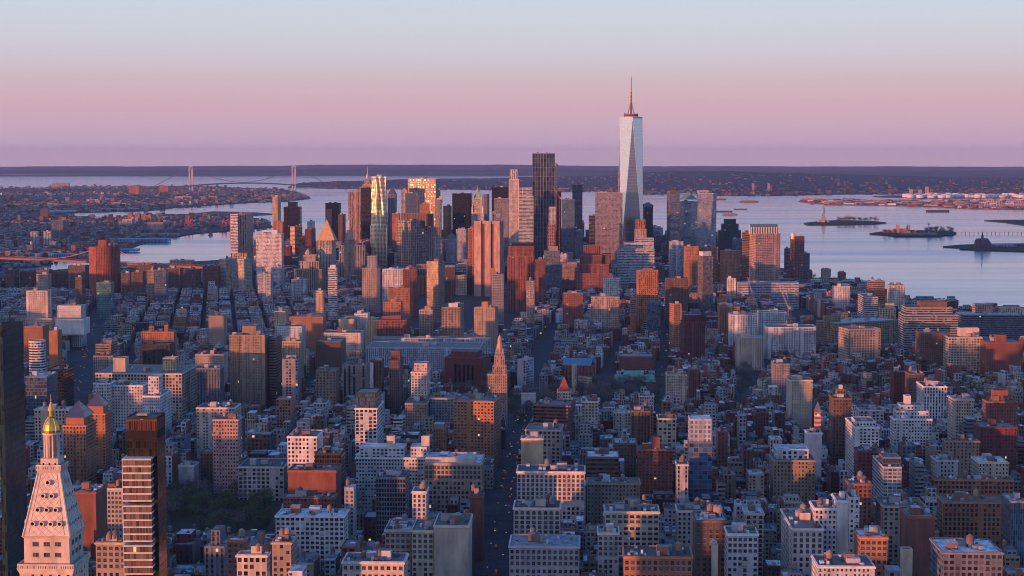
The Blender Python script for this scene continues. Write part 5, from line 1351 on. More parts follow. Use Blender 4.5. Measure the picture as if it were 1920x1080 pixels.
# ---- harbour statue
def statue():
    D = 8240; x, y = G(1544, 417); r = empty('statue', (x, y, 0), 0, label='green robed statue with raised torch on a stone pedestal, on its island', cat='statue')
    z0 = 2 - drop(x, y); st = (.34, .27, .21); cu = (.17, .32, .25); HB.append((r['label'], 1535, 1553, 386, 418, D))
    m = MB(); pts = [((34 if i % 2 == 0 else 25) * cos(pi * 2 * i / 16), (34 if i % 2 == 0 else 25) * sin(pi * 2 * i / 16)) for i in range(16)]; m.prism(pts, z0, z0 + 9, st, STY['n']); m.cap(pts, z0 + 9, st, 0); m.build('fort_base', r, [MP])
    m = MB(); m.frus(sq(13), sq(10.5), z0 + 9, z0 + 18, st); m.frus(sq(9.5), sq(7.2), z0 + 18, z0 + 40, st); m.box(-8.4, 8.4, -8.4, 8.4, z0 + 40, z0 + 43, st, None, 0, True, True); m.build('pedestal', r, [MP])
    z = z0 + 43; m = MB(); m.lathe(0, 0, [(5.6, z), (5.2, z + 10), (4.6, z + 20), (4.4, z + 27), (3.9, z + 30), (1.5, z + 32.5), (1.3, z + 33.5), (1.9, z + 35), (1.9, z + 37), (1.2, z + 38.6)], cu, 12)
    m.tube((-3, 0, z + 29), (-5, -1, z + 36), 1.3, cu, 7); m.tube((-5, -1, z + 36), (-4.6, -1, z + 44), 1.0, cu, 7); m.tube((3.5, 0, z + 28), (4.6, -2.5, z + 22), 1.2, cu, 7); m.build('figure', r, [MP])
    m = MB(); m.box(3.6, 5.6, -4.2, -2.8, z + 20, z + 27, cu, None, 0, True, True); m.build('tablet', r, [MP])
    m = MB(); m.lathe(-4.6, -1, [(.8, z + 43.5), (1.5, z + 45.5), (1.1, z + 46.5), (.2, z + 49)], (.7, .5, .15), 8); m.build('torch', r, [MP])
    m = MB()
    for k in range(7): a = pi * (k + .5) / 7; m.tube((1.6 * cos(a), 0, z + 38 + .6 * sin(a)), (4 * cos(a), 0, z + 38.5 + 3.2 * sin(a)), .3, cu, 4, 0, .05)
    m.build('crown', r, [MP])
statue()
def onisl(px, py, h=0): x, y = G(px, py, 2); return x, y, 2 - drop(x, y)
def immig():
    x, y, z = onisl(1694, 436); r = empty('immigration_hall', (x, y, 0), 0, label='long red brick hall with four domed corner towers on the middle island', cat='building'); c = (.45, .22, .15)
    HB.append((r['label'], 1660, 1715, 420, 438, 7000)); s = y / F; w = 24 * s
    vol(r, 'wall', sq(w * .5, 0, 0, 10, 18), z, z + 17, c, 'P', (.25, .12, .1)); vol(r, 'wing', sq(w * .55, 0, -w, 14, 12), z, z + 11, c, 'P', (.3, .14, .1)); vol(r, 'wing', sq(w * .3, 0, w * .75, 14, 12), z, z + 11, c, 'P', (.3, .14, .1))
    for sx in (-1, 1):
        for sy in (-8, 28):
            m = MB(); m.box(sx * w * .42 - 3.5, sx * w * .42 + 3.5, sy - 3.5, sy + 3.5, z, z + 26, c); m.lathe(sx * w * .42, sy, [(4, z + 26), (3.4, z + 30), (1.4, z + 33), (.2, z + 38)], (.25, .2, .18), 10); m.build('corner_tower', r, [MP])
    x, y, z = onisl(1722, 440); r = empty('pier_shed', (x, y, 0), 0, label='long pale roofed shed at the water edge of the middle island', cat='building'); s = y / F
    vol(r, 'wall', sq(34 * s, 0, 0, 0, 14), z, z + 8, (.35, .36, .4), 'h', (.35, .38, .42)); HB.append((r['label'], 1690, 1756, 432, 442, 7000))
    x, y, z = onisl(1741, 437); r = empty('water_tower', (x, y, 0), 0, label='slim white water tower rising from the middle island', cat='tower'); m = MB(); m.lathe(0, 0, [(2, z), (2, z + 34), (5, z + 38), (5.5, z + 42), (3, z + 46)], (.7, .7, .7), 12); m.build('tank', r, [MP])
    x, y, z = onisl(1844, 464); r = empty('ferry_terminal', (x, y, 0), 0, label='old rail terminal with a steep dark roof and clock spire on the shore', cat='terminal'); s = y / F; c = (.20, .08, .06); HB.append((r['label'], 1832, 1865, 441, 466, 6000))
    vol(r, 'wall', sq(14 * s, 0, 0, 10, 14), z, z + 14, c, 'P', (.06, .07, .08)); m = MB()
    m.frus(sq(14.5 * s, 0, 0, 10, 15), sq(9 * s, 0, 0, 10, 1), z + 14, z + 33, (.06, .07, .08)); m.build('roof', r, [MP]); m = MB(); m.box(-9, -2, -6, 1, z + 14, z + 38, c); m.frus(sq(4, 0, -5.5, -2.5), [(-5.5, -2.5)] * 4, z + 38, z + 60, (.06, .07, .08), 0, False); m.build('clock_spire', r, [MP])
    m = MB(); m.box(-30, -18, 0, 12, z, z + 22, c); m.frus(sq(6.5, 0, -24, 6), [(-24, 6)] * 4, z + 22, z + 34, (.06, .07, .08), 0, False); m.build('side_tower', r, [MP])
    x, y, z = onisl(1885, 463); r = empty('train_shed', (x, y, 0), 0, label='long low pale train shed behind the old rail terminal', cat='shed'); vol(r, 'wall', sq(20 * s, 0, 0, 20, 30), z, z + 8, (.3, .32, .34), 'V', (.3, .34, .36))
    # footbridge to the middle island
    r = empty('trestle_bridge', (P3(1860, 438, 7000)[0], 7000, 0), 0, label='low trestle bridge running right from the middle island', cat='bridge'); o = r.location
    a = Vector(G(1790, 437.5) + (4,)) - o; b2 = Vector(G(2000, 437.5) + (4,)) - o; m = MB(); m.box(a.x, b2.x, a.y - 3, a.y + 3, 1.5, 2.8, (.07, .07, .08), None, 0, True, True); m.build('deck', r, [MP])
    for k in range(26):
        t = (k + .5) / 26; m = MB(); xx = a.x + (b2.x - a.x) * t; m.box(xx - .5, xx + .5, a.y - 2, a.y + 2, -8, 1.5, (.07, .07, .08)); m.build('pile', r, [MP])
immig()
# ---- cranes
def crane(px, yb, D, px1, y1, px2, y2, label, col, width=1.2):
    A = Vector(P3(px, yb, D)); Bv = Vector(P3(px1, y1, D)); r = empty('tower_crane', (A.x, A.y, 0), 0, label=label, cat='crane'); o = r.location; HB.append((label, min(px, px2), max(px, px2), min(y1, y2), yb, D))
    def lat(m, a, b2, w, n):
        d = (b2 - a); s = d.cross(Vector((0, 1, 0))).normalized() * w
        m.tube(a + s, b2 + s, w * .22, col, 4); m.tube(a - s, b2 - s, w * .22, col, 4)
        for k in range(n): p = a.lerp(b2, k / n); q = a.lerp(b2, (k + 1) / n); m.tube(p + s, q - s, w * .15, col, 3); m.tube(p - s, q + s, w * .15, col, 3)
    m = MB(); base = Vector((A.x, A.y, 0)) - o; mast = Vector((A.x, A.y, Bv.z if False else A.z)) - o; lat(m, base, mast, width, 14); m.build('mast', r, [MP])
    m = MB(); tip = Vector(P3(px2, y2, D)) - o; lat(m, mast, tip, width * .8, 12); m.build('jib', r, [MP])
    m = MB(); bk = mast + (mast - tip).normalized() * (tip - mast).length * .22; bk.z = mast.z + 1; lat(m, mast, bk, width * .8, 3); m.box(bk.x - 2, bk.x + 2, bk.y - 2, bk.y + 2, bk.z - 3, bk.z + 2, (.3, .3, .3), None, 0, True, True); m.build('counter_jib', r, [MP])
    m = MB(); ap = mast + Vector((0, 0, width * 6)); m.tube(mast, ap, .5, col); m.tube(ap, tip, .25, col, 3); m.tube(ap, bk, .25, col, 3); m.build('stay', r, [MP])
crane(1049, 372, 4310, 0, 0, 1037, 350, 'red luffing crane above the unfinished tower', (.5, .08, .08), 1.2)
crane(1413, 562, 3000, 0, 0, 1402, 520, 'white and red construction crane, left one near the lower right', (.5, .3, .3), .7)
crane(1478, 578, 2980, 0, 0, 1461, 536, 'pale construction crane with a raised jib, right one near the lower right', (.5, .42, .38), .7)
crane(1483, 580, 2960, 0, 0, 1474, 548, 'short pale crane jib beside the right construction crane', (.5, .42, .38), .6)
# steam above the windowless tower
def steam():
    m = MB(); rs = random.Random(5); x, y, z = P3(917, 408, 3945)
    v = []; 
    bm = bmesh.new()
    for k in range(9):
        from mathutils import Matrix
        s = rs.uniform(3, 7); bmesh.ops.create_icosphere(bm, subdivisions=2, radius=s, matrix=Matrix.Translation((rs.uniform(-32, 26), rs.uniform(-4, 4), rs.uniform(-2, 12))))
    me = bpy.data.meshes.new('steam'); bm.to_mesh(me); bm.free(); mm = bpy.data.materials.new('steam'); mm.use_nodes = True; nn = mm.node_tree.nodes; nn.remove(nn['Principled BSDF']); q = nn.new('ShaderNodeVolumePrincipled'); q.inputs['Density'].default_value = .06; q.inputs['Color'].default_value = (.95, .93, .93, 1)
    mm.node_tree.links.new(q.outputs[0], nn['Material Output'].inputs['Volume']); me.materials.append(mm); o = bpy.data.objects.new('steam', me); C.objects.link(o); o.location = (x, y, z); o['kind'] = 'stuff'
steam()
# ================================================================ the many other buildings
PARKS = [  # (photo polygon on the ground, visible bottom row)
    [(318, 935), (505, 925), (512, 962), (500, 1000), (420, 1003), (318, 1000)],
    [(806, 722), (905, 724), (1000, 748), (1110, 722), (1236, 722), (1240, 756), (1110, 764), (1010, 800), (972, 800), (960, 775), (810, 745)],
    [(1352, 690), (1400, 690), (1412, 724), (1360, 732)], [(1518, 524), (1560, 530), (1620, 541), (1600, 553), (1560, 550), (1520, 538)]]
PG = [[G(*p) for p in P] for P in PARKS]
for i, P in enumerate(PG):
    o = land('park', P, PARK, z=.25, wall=.5)
for a_, b_, y_, d_ in ((312, 514, 1012, 1640), (806, 1000, 742, 2180), (960, 1012, 788, 2000), (1012, 1240, 746, 2200), (1352, 1412, 716, 2280), (1500, 1640, 528, 4300), (1640, 1700, 552, 4300), (1700, 1800, 566, 4300), (1800, 1925, 582, 4300), (1440, 1500, 512, 4800), (0, 430, 503, 9999)): SHOW.append((a_, b_, y_, d_, -1, 'park'))
# streets kept open: photo polylines on the ground with half width in metres
STREETS = [([(905, 1300), (930, 1060), (955, 900), (985, 760)], 11), ([(1130, 790), (1130, 710), (1165, 640), (1180, 600)], 6), ([(1225, 820), (1240, 720), (1248, 640), (1256, 600)], 7),
           ([(1020, 700), (1045, 600), (1062, 552)], 5), ([(120, 800), (145, 730), (165, 640), (196, 580)], 24), ([(232, 690), (253, 645), (272, 592), (290, 560)], 4), ([(335, 670), (347, 622), (355, 585)], 4),
           ([(350, 1000), (385, 880), (410, 840), (420, 790)], 16), ([(1700, 1100), (1672, 1010), (1655, 980)], 11), ([(432, 640), (440, 600), (447, 570)], 2), ([(1000, 580), (1010, 540)], 4),
           ([(1380, 770), (1420, 700), (1440, 670)], 10)]
SG = [([G(*p) for p in pl], w) for pl, w in STREETS]
def near_street(x, y, r):
    for pl, w in SG:
        for (x0, y0), (x1, y1) in zip(pl, pl[1:]):
            dx, dy = x1 - x0, y1 - y0; t = max(0, min(1, ((x - x0) * dx + (y - y0) * dy) / (dx * dx + dy * dy)))
            if math.hypot(x - x0 - t * dx, y - y0 - t * dy) < w + r: return True
    return False
class Cell:
    def __init__(s): s.d = {}
    def add(s, f):
        k = (int(f[0] // 100), int(f[1] // 100)); s.d.setdefault(k, []).append(f)
    def hit(s, x, y, w, l, rot):
        kx, ky = int(x // 100), int(y // 100)
        for i in range(-1, 2):
            for j in range(-1, 2):
                for (X, Y, W_, L_, R_) in s.d.get((kx + i, ky + j), ()):
                    dx, dy = x - X, y - Y; c, s_ = cos(R_), sin(R_); a = dx * c - dy * s_; b2 = dx * s_ + dy * c
                    dr = rot - R_; hw = abs(cos(dr)) * w / 2 + abs(sin(dr)) * l / 2; hl = abs(sin(dr)) * w / 2 + abs(cos(dr)) * l / 2
                    if abs(a) < W_ / 2 + hw - .2 and abs(b2) < L_ / 2 + hl - .2: return True
        return False
HC = Cell()
for f in FOOT:
    HC.add(f)
    if f[2] > 90 or f[3] > 90:
        g, e = gdir(f[4])
        for t in (-.35, .35): HC.add((f[0] + e[0] * f[2] * t, f[1] + e[1] * f[2] * t, f[2] * .4, f[3], f[4]))
# the highest this spot may be built without hiding anything that shows in the photograph
SHOWA = np.array([(a, b, c, d) for a, b, c, d, *_ in SHOW])
def maxh(px0, px1, D):
    m = (SHOWA[:, 0] < px1) & (SHOWA[:, 1] > px0) & (SHOWA[:, 3] > D - 5)
    if not m.any(): return 9999, None
    y = SHOWA[m, 2].max(); return y, None
GCOL = ['w', 'l', 'c', 'b', 'b', 't', 'o', 'r', 'r', 'm', 'n', 'n', 'y', 'y', 's', 'h', 'd', 'l', 'r', 'o']
CNAME = dict(w='white', c='cream', b='beige', t='tan', o='orange brick', r='red brick', m='dark red', n='brown', d='near-black', y='grey', l='pale grey', s='slate blue', h='pinkish')
RNAME = ['grey roof', 'pale roof', 'dark roof', 'black roof', 'drab roof', 'bright white roof', 'brown roof']
CAND = []
def frame_of(u, v, rot): g, e = gdir(rot); return g[0] * u + e[0] * v, g[1] * u + e[1] * v
def gen_lot(cx, cy, w, l, rot, h, r_):
    if h < 5: return
    if not inpoly(cx, cy, MAN): return
    px, py = SCR(cx, cy, h)
    hw = (w / 2 + l * .2) * F / cy
    if px < -60 - hw or px > 1980 + hw: return
    if near_street(cx, cy, min(w, l) * .5): return
    for P in PG:
        if inpoly(cx, cy, P): return
    if HC.hit(cx, cy, w, l, rot): return
    front = cy - l / 2
    ylim, _ = maxh(px - hw, px + hw, front); ylim -= 6
    if ylim < 2000:
        zl = P3(px, ylim + 1, front)[2]
        if h > zl:
            if zl < 6.5: return
            h = r_.uniform(.86, 1.0) * zl if zl < 14 else zl * r_.uniform(.72, 1.0)
    CAND.append((cx, cy, w, l, rot, h, px, SCR(cx, front, h)[1]))
def block_fill(a0, a1, b0, b1, rot, hfun, lotw=(7, 20), street=16, pitch=76, ave=None, r_=None, deep=27):
    """rows of lots running across the view: two rows back to back per block"""
    a = a0
    while a < a1:
        for row in (0, 1):
            b = b0
            ac = a + deep / 2 + row * (deep + 1.5)
            while b < b1:
                w = r_.uniform(*lotw)
                if r_.random() < .16: w *= 1.7
                if ave and any(abs(b + w / 2 - q) < hw + w / 2 for q, hw in ave): b += 3; continue
                cx, cy = frame_of(ac, b + w / 2, rot); l = deep * r_.uniform(.72, 1)
                if cy > 300 and r_.random() < .965: gen_lot(cx, cy, w - .15, l, rot, hfun(cx, cy, r_), r_)
                b += w
        a += pitch
def col_fill(a0, a1, b0, b1, rot, hfun, lotw=(7, 15), r_=None, deep=25, st=9, cross=150, inside=None):
    """blocks running away from the view: streets open towards the camera"""
    b = b0
    while b < b1:
        for col in (0, 1):
            a = a0
            while a < a1:
                w = r_.uniform(*lotw)
                if (a - a0) % cross > cross - 16: a += 4; continue
                cx, cy = frame_of(a + w / 2, b + deep / 2 + col * (deep + 1), rot)
                if inside is None or inside(cx, cy): gen_lot(cx, cy, deep * r_.uniform(.8, 1), w - .15, rot, hfun(cx, cy, r_), r_)
                a += w
        b += 2 * deep + st
R5 = random.Random(11)
AVE = [(-75, 11), (266, 11), (545, 12), (-395, 14), (-700, 18), (-230, 8), (820, 12), (-960, 12)]
def h_mid(x, y, r):
    k = r.random(); base = r.uniform(14, 26) if k < .55 else (r.uniform(26, 44) if k < .93 else r.uniform(44, 62))
    if x > 250: base *= .72
    if y > 1900: base = min(base, r.uniform(14, 30))
    return base
def h_vil(x, y, r): return r.uniform(10, 16) if r.random() < .85 else r.uniform(16, 27)
def h_soho(x, y, r): return r.uniform(15, 26) if r.random() < .93 else r.uniform(24, 36)
def h_les(x, y, r): return r.uniform(14, 21) if r.random() < .93 else r.uniform(20, 32)
def h_low(x, y, r):
    if -450 < x < 560: return r.uniform(35, 75) if r.random() < .6 else r.uniform(60, 115)
    return r.uniform(20, 45) if r.random() < .6 else r.uniform(35, 85)
block_fill(720, 2060, -900, 880, ROT0, h_mid, (6, 16), ave=AVE, r_=R5)
block_fill(2060, 2940, -900, 250, ROT0, lambda x, y, r: h_soho(x, y, r) * .95, (6, 14), ave=AVE, r_=R5)
# village: turned blocks
block_fill(1500, 3100, 700, 2300, radians(-19), h_vil, (6, 13), pitch=70, r_=R5, deep=20) if False else None
def vil(x, y): return x > 255 and 2050 < y < 3000
b_ = 0
for a in range(1400, 3300, 62):
    for row in (0, 1):
        b = 200
        while b < 2000:
            w = R5.uniform(6.5, 13); cx, cy = frame_of(a + row * 22, b, radians(-17)); b += w
            if (b % 190) < 13: continue
            if vil(cx, cy): gen_lot(cx, cy, w - .15, R5.uniform(14, 20), radians(-17), h_vil(cx, cy, R5), R5)
col_fill(2980, 3950, -330, 700, radians(6.2), h_soho, r_=R5, inside=lambda x, y: -250 - (y - 2950) * .1 < x < 560 and y > 2940)
col_fill(2500, 4400, -1500, 500, radians(-10), h_les, r_=R5, inside=lambda x, y: x <= -250 - (y - 2950) * .1 and y > 2930)
block_fill(2980, 4500, 480, 1300, radians(2.5), lambda x, y, r: r.uniform(16, 40), (14, 34), r_=R5, deep=30)
block_fill(3960, 5500, -1300, 480, radians(2.5), h_low, (16, 40), street=14, pitch=74, r_=R5, deep=30)
# sort: biggest on screen first
def area(c): return (c[2] + c[3] * .3) * c[5] * (F / c[1]) ** 2
def looks(c, r_):
    k = r_.choice(GCOL); 
    if c[0] > 150 and c[1] > 1300 and r_.random() < .35: k = r_.choice(['r', 'n', 'm', 'r', 'b'])
    big = c[5] > 24
    st = r_.choice(['p', 'p', 'q', 'P', 'v', 'P', 'p']) if not big else r_.choice(['P', 'p', 'v', 'q', 'P', 'v', 'h', 'g' if c[1] > 3900 else 'P'])
    return k, st, r_.choices(range(7), [4, 6, 3, 3, 3, 6, 2])[0]
SHADE = dict(k=0)
def gen_mesh(m, c, k, st, rc, r_, simple):
    cx, cy, w, l, rot, h = c[:6]; g, e = gdir(rot); z0 = -drop(cx, cy) - 1
    poly = [(cx + e[0] * a + g[0] * b2, cy + e[1] * a + g[1] * b2) for a, b2 in ((-w / 2, -l / 2), (w / 2, -l / 2), (w / 2, l / 2), (-w / 2, l / 2))]
    colr = vary(PAL[k], .2, r_); S_ = jit(STY[st], r_); z1 = h - drop(cx, cy)
    side = vary(PAL[r_.choice(['n', 'r', k, k, 'y'])], .15, r_)
    for i in range(4):
        blank = (i in (1, 3)) and r_.random() < .6
        m.wallquad(poly[i], poly[(i + 1) % 4], z0, z1, side if i in (1, 3) else colr, STY['n'] if blank else S_, 1.0 if not simple else .6)
    rcol = vary(ROOFC[rc], .15, r_)
    if simple: m.cap(poly, z1, rcol, 1)
    else:
        inn = m.parapet(poly, z1, z1 - .9, colr, .35); m.cap(inn, z1 - .9, rcol, 1)
        if c[1] < 1900 and r_.random() < .6:   # projecting cornice on the street front
            c2 = tuple(min(.7, q * 1.2) for q in colr); g2 = (-g[0] * .8, -g[1] * .8)
            a, b2 = poly[0], poly[1]; f = [(a[0] + g2[0], a[1] + g2[1]), (b2[0] + g2[0], b2[1] + g2[1])]
            m.face([(*f[0], z1 - 1.2), (*f[1], z1 - 1.2), (*f[1], z1 - .2), (*f[0], z1 - .2)], None, c2); m.face([(*f[0], z1 - .2), (*f[1], z1 - .2), (*b2, z1 - .2), (*a, z1 - .2)], None, c2)
    if h > 20 and r_.random() < .4:      # set-back upper floors
        a, b2 = r_.uniform(.03, .3), r_.uniform(.7, .97); c_, d_ = r_.uniform(.08, .3), r_.uniform(.7, .95); hh = r_.choice([3.2, 3.6, 6.6, 9.8])
        q = [lerp_in(poly, a, c_), lerp_in(poly, b2, c_), lerp_in(poly, b2, d_), lerp_in(poly, a, d_)]
        m.prism(q, z1 - .9, z1 + hh, colr if r_.random() < .6 else vary((.4, .38, .36), .3, r_), S_, .4); m.cap(q, z1 + hh, vary(ROOFC[r_.randrange(7)], .15, r_), 1)
    return poly, z1, colr
def gen_clutter(m, poly, z1, w, l, colr, r_, D):
    n = 1 + int(r_.random() * (w * l / 60)); n = min(n, 5 if D > 2400 else 9)
    for k in range(n):
        u, v = r_.uniform(.05, .75), r_.uniform(.1, .75); a, b2 = r_.uniform(1.2, 4.5), r_.uniform(1.2, 4.5); hh = r_.choice([.8, 1.2, 2.6, 3.2, 1.5])
        cc = r_.choice([(.55, .57, .6), (.32, .32, .33), (.15, .14, .14), colr, (.3, .16, .11), (.45, .42, .38)])
        rbox(m, poly, u, min(.97, u + a / w), v, min(.97, v + b2 / l), z1 - .9, z1 - .9 + hh, cc, None, r_.choice([cc, (.55, .57, .6), (.2, .2, .2)]))
    if D < 1500 and r_.random() < .45 or D < 2300 and r_.random() < .2 or r_.random() < .07:
        u, v = r_.uniform(.2, .8), r_.uniform(.3, .8); x, y = lerp_in(poly, u, v); hh = r_.uniform(2, 5); rr = r_.uniform(1.5, 2.1); tc_ = r_.choice([(.26, .17, .12), (.17, .12, .10), (.33, .25, .19)])
        for dx, dy in ((-1, -1), (1, -1), (1, 1), (-1, 1)): m.box(x + dx * rr * .6 - .12, x + dx * rr * .6 + .12, y + dy * rr * .6 - .12, y + dy * rr * .6 + .12, z1 - .9, z1 + hh, (.08, .07, .07), None, 0, False)
        m.lathe(x, y, [(rr, z1 + hh), (rr, z1 + hh + 3.4), (rr * 1.08, z1 + hh + 3.4), (.05, z1 + hh + 4.8)], tc_, 9)
order = sorted(CAND, key=area, reverse=True)
# drop overlaps between candidate lots of different districts
CC = Cell(); kept = []
for c in sorted(CAND, key=lambda q: q[1]):
    if CC.hit(c[0], c[1], c[2] * .9, c[3] * .9, c[4]): continue
    CC.add((c[0], c[1], c[2] * .96, c[3] * .96, c[4])); kept.append(c)
order = sorted(kept, key=area, reverse=True)
HEROC = [(l_, (a + b) / 2, (c + d) / 2, D_) for l_, a, b, c, d, D_ in HB if len(l_.split()) <= 11 and D_ < 3400]
used = set(); indiv = 0; RG = random.Random(5); rest = []
def short(l_): return l_.split(',')[0]
def words(n): return ['low', 'four-storey', 'five-storey', 'six-storey', 'seven-storey', 'eight-storey', 'nine-storey', 'ten-storey', 'tall'][n]
from collections import Counter
for c in order:
    k, st, rc = looks(c, RG)
    if indiv < NIND and 0 < c[6] < 1920 and c[7] < 1070:
        D = c[1]; best = min(HEROC, key=lambda q: math.hypot(q[1] - c[6], (q[2] - c[7]) * 1.2 + (0 if q[3] > 0 else 0)))
        dx = c[6] - best[1]; dy = c[7] - best[2]
        rel = ('behind' if D > best[3] + 20 else 'in front of') if abs(dx) < 22 else (('right of' if dx > 0 else 'left of'))
        hw_ = 'narrow' if c[2] < 10 else ('wide' if c[2] > 20 else '')
        tall = 'low' if c[5] < 15 else ('tall' if c[5] > 38 else ('mid-height' if c[5] < 26 else 'tallish'))
        lab = ' '.join(f"{hw_} {tall} {CNAME[k]} block, {RNAME[rc]}, {rel} the {short(best[0])}".split())
        ws = lab.split()
        if len(ws) <= 16 and lab not in used:
            used.add(lab); indiv += 1
            root = empty('city_block_building', (c[0], c[1], 0), 0, label=lab, cat='building', group='smaller city buildings around the named ones')
            cc = (0, 0) + tuple(c[2:]); 
            m = MB(); d0 = drop(c[0], c[1]); poly, z1, colr = gen_mesh(m, (0, 0.0, c[2], c[3], c[4], c[5] - d0, 0, 0), k, st, rc, RG, False)
            w_ = m.build('wall', root)
            for q in range(1 + (c[2] * c[3] > 300)):
                m = MB(); u, v = RG.uniform(.1, .6), RG.uniform(.2, .6); rbox(m, poly, u, min(.95, u + 5 / c[2]), v, min(.95, v + 5 / c[3]), z1 - .9, z1 + RG.uniform(1.5, 3), RG.choice([colr, (.5, .5, .52), (.3, .16, .11)]), None, RG.choice(ROOFC)); m.build('bulkhead', root)
            if RG.random() < .55: x, y = lerp_in(poly, RG.uniform(.2, .8), RG.uniform(.3, .8)); water_tank(root, x, y, z1 + RG.uniform(-.9, 1.5), RG.uniform(.85, 1.15))
            m = MB(); gen_clutter(m, poly, z1, c[2], c[3], colr, RG, 9000); m.build('roof_plant', root)
            continue
    rest.append((c, k, st, rc))
m = MB()
for c, k, st, rc in rest:
    poly, z1, colr = gen_mesh(m, c, k, st, rc, RG, c[1] > 3300); gen_clutter(m, poly, z1 if c[1] <= 3300 else z1 + .9, c[2], c[3], colr, RG, c[1])
o = m.build('low_rise_buildings', None, [MF, MR]); o['kind'] = 'stuff'
print('generic', len(kept), 'individual', indiv, 'faces', len(m.f), 'windows', NWIN[0])
# approximate blocks for the unseen east side, heights set to shade the streets at sunrise
m = MB(); RE_ = random.Random(21); n_ = 0
y = -2600
while y < 4300:
    edge = -(960 / F) * max(y, 0) * 1.04 - (90 if y > 300 else 170 + (300 - max(y, -3000)) * .75 if y < 300 else 0)
    x = edge - 60
    while x > edge - 1500:
        w = RE_.uniform(18, 60); h = RE_.uniform(18, 42) if RE_.random() < .62 else RE_.uniform(42, EASTH)
        if inpoly(x, y, MAN): m.box(x - w / 2, x + w / 2, y, y + RE_.uniform(20, 55), -3, h, vary(PAL[RE_.choice(GCOL)], .1, RE_), STY[RE_.choice('pPqv')], 0, False); q = len(m.v); m.cap([(x - w / 2, y), (x + w / 2, y), (x + w / 2, y + 20), (x - w / 2, y + 20)], h, (.3, .3, .32), 1); n_ += 1
        x -= w + RE_.uniform(3, 26)
    y += 72
o = m.build('east_side_buildings', None, [MF, MR]); o['kind'] = 'stuff'
# wooded ridge added out of view, heightened to keep the left shore in shade
me = bpy.data.meshes.new('hills'); v = []; f = []; nn_ = 60; rr_ = random.Random(4)
for i in range(nn_):
    yy = 5200 + i * 260; xx = -.345 * yy - 420; hh_ = 62 + 26 * sin(i * .5) + rr_.uniform(-9, 9); d_ = drop(xx, yy)
    v += [(xx - 1500, yy, -4 - d_), (xx - 500, yy, hh_ - d_), (xx - 260, yy, hh_ * .9 - d_), (xx, yy, -1 - d_)]
for i in range(nn_ - 1):
    for k in range(3): a = i * 4 + k; f.append((a, a + 1, a + 5, a + 4))
me.from_pydata(v, [], f); me.materials.append(WOOD); o = bpy.data.objects.new('hills', me); C.objects.link(o); o['kind'] = 'structure'
# ================================================================ far shores: houses, sheds, tanks, cranes
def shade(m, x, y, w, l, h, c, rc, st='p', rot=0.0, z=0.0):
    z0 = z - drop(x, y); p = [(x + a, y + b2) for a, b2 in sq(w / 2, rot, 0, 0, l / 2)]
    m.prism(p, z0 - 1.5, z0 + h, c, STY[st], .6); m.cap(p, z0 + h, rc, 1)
RF = random.Random(33)
m = MB(); n = 0
bx0, bx1 = -4200, -700
tries = 0
while n < 9000 and tries < 60000:
    tries += 1
    py = 349 + (512 - 349) * RF.random() ** 2.1; px = RF.uniform(-20, 600); x, y = G(px, py)
    if not inpoly(x, y, BRK): continue
    far_ = y > 9000
    if 395 > py > 383 and px > 260 and RF.random() < .5: continue
    wood = sin(x * .0021 + 1) * sin(y * .0013 + 2) > .35
    if wood and RF.random() < .8: continue
    w, l, h = RF.uniform(7, 24), RF.uniform(8, 24), RF.uniform(6, 13)
    if far_: w *= 1.5; l *= 1.6
    if RF.random() < .05: h = RF.uniform(18, 34)
    k = RF.choice(['b', 'o', 'r', 'n', 'w', 'y', 'm', 'l', 's', 'h', 'o']); shade(m, x, y, w, l, h, tuple(q * .62 for q in vary(PAL[k], .3, RF)), tuple(q * .8 for q in vary(RF.choice(ROOFC), .3, RF)), 'p', RF.uniform(-.3, .3)); n += 1  # wall and roof colours darkened in place of the neighbours' shade
o = m.build('far_shore_houses', None, [MF, MR]); o['kind'] = 'stuff'
def onhill(px, t):          # point on the slope of the near far-shore hill
    xs, pts = SI; k = max(0, min(len(xs) - 2, int((px - xs[0]) / 6))); seg = [0, .12, .35, .7, 1]
    for i in range(4):
        if seg[i] <= t <= seg[i + 1]:
            f_ = (t - seg[i]) / (seg[i + 1] - seg[i]); a, b2 = Vector(pts[i][k]), Vector(pts[i + 1][k]); return a.lerp(b2, f_)
    return Vector(pts[4][k])
m = MB(); n = 0
for _ in range(2600):
    px = RF.uniform(560, 1990); t = RF.random() ** 1.8 * .9
    if px < 1050 and RF.random() < .55: continue
    if t > .3 and RF.random() < .5: continue
    p = onhill(px, t); w, l, h = RF.uniform(14, 60) * (1.4 if t < .1 else 1), RF.uniform(14, 40), RF.uniform(7, 16)
    if RF.random() < .04: h = RF.uniform(20, 45)
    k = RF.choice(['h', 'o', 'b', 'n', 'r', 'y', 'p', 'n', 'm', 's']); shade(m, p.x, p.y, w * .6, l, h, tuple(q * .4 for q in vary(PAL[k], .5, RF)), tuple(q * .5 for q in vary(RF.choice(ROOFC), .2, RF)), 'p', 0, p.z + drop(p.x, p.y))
for _ in range(1800):
    px = RF.uniform(1150, 1990); py = RF.uniform(326, 334) if px > 1500 else RF.uniform(322, 326); q = P3(px, py, RF.uniform(27000, 30000)); w = RF.uniform(20, 90)
    mm_ = -1e9
for _ in range(900):     # container stacks and sheds on the dock land
    px = RF.uniform(1500, 1990); py = RF.uniform(376, 391); x, y = G(px, py)
    if not inpoly(x, y, PORT): continue
    k = RF.choice(['r', 'o', 'r', 'p', 'w', 'b', 'y', 'o']); shade(m, x, y, RF.uniform(12, 70), RF.uniform(10, 30), RF.uniform(5, 13), vary(PAL[k], .25, RF), vary(RF.choice([(.5, .2, .15), (.5, .5, .5), (.35, .15, .12), (.6, .5, .45)]), .2, RF), 'n', 0, 2)
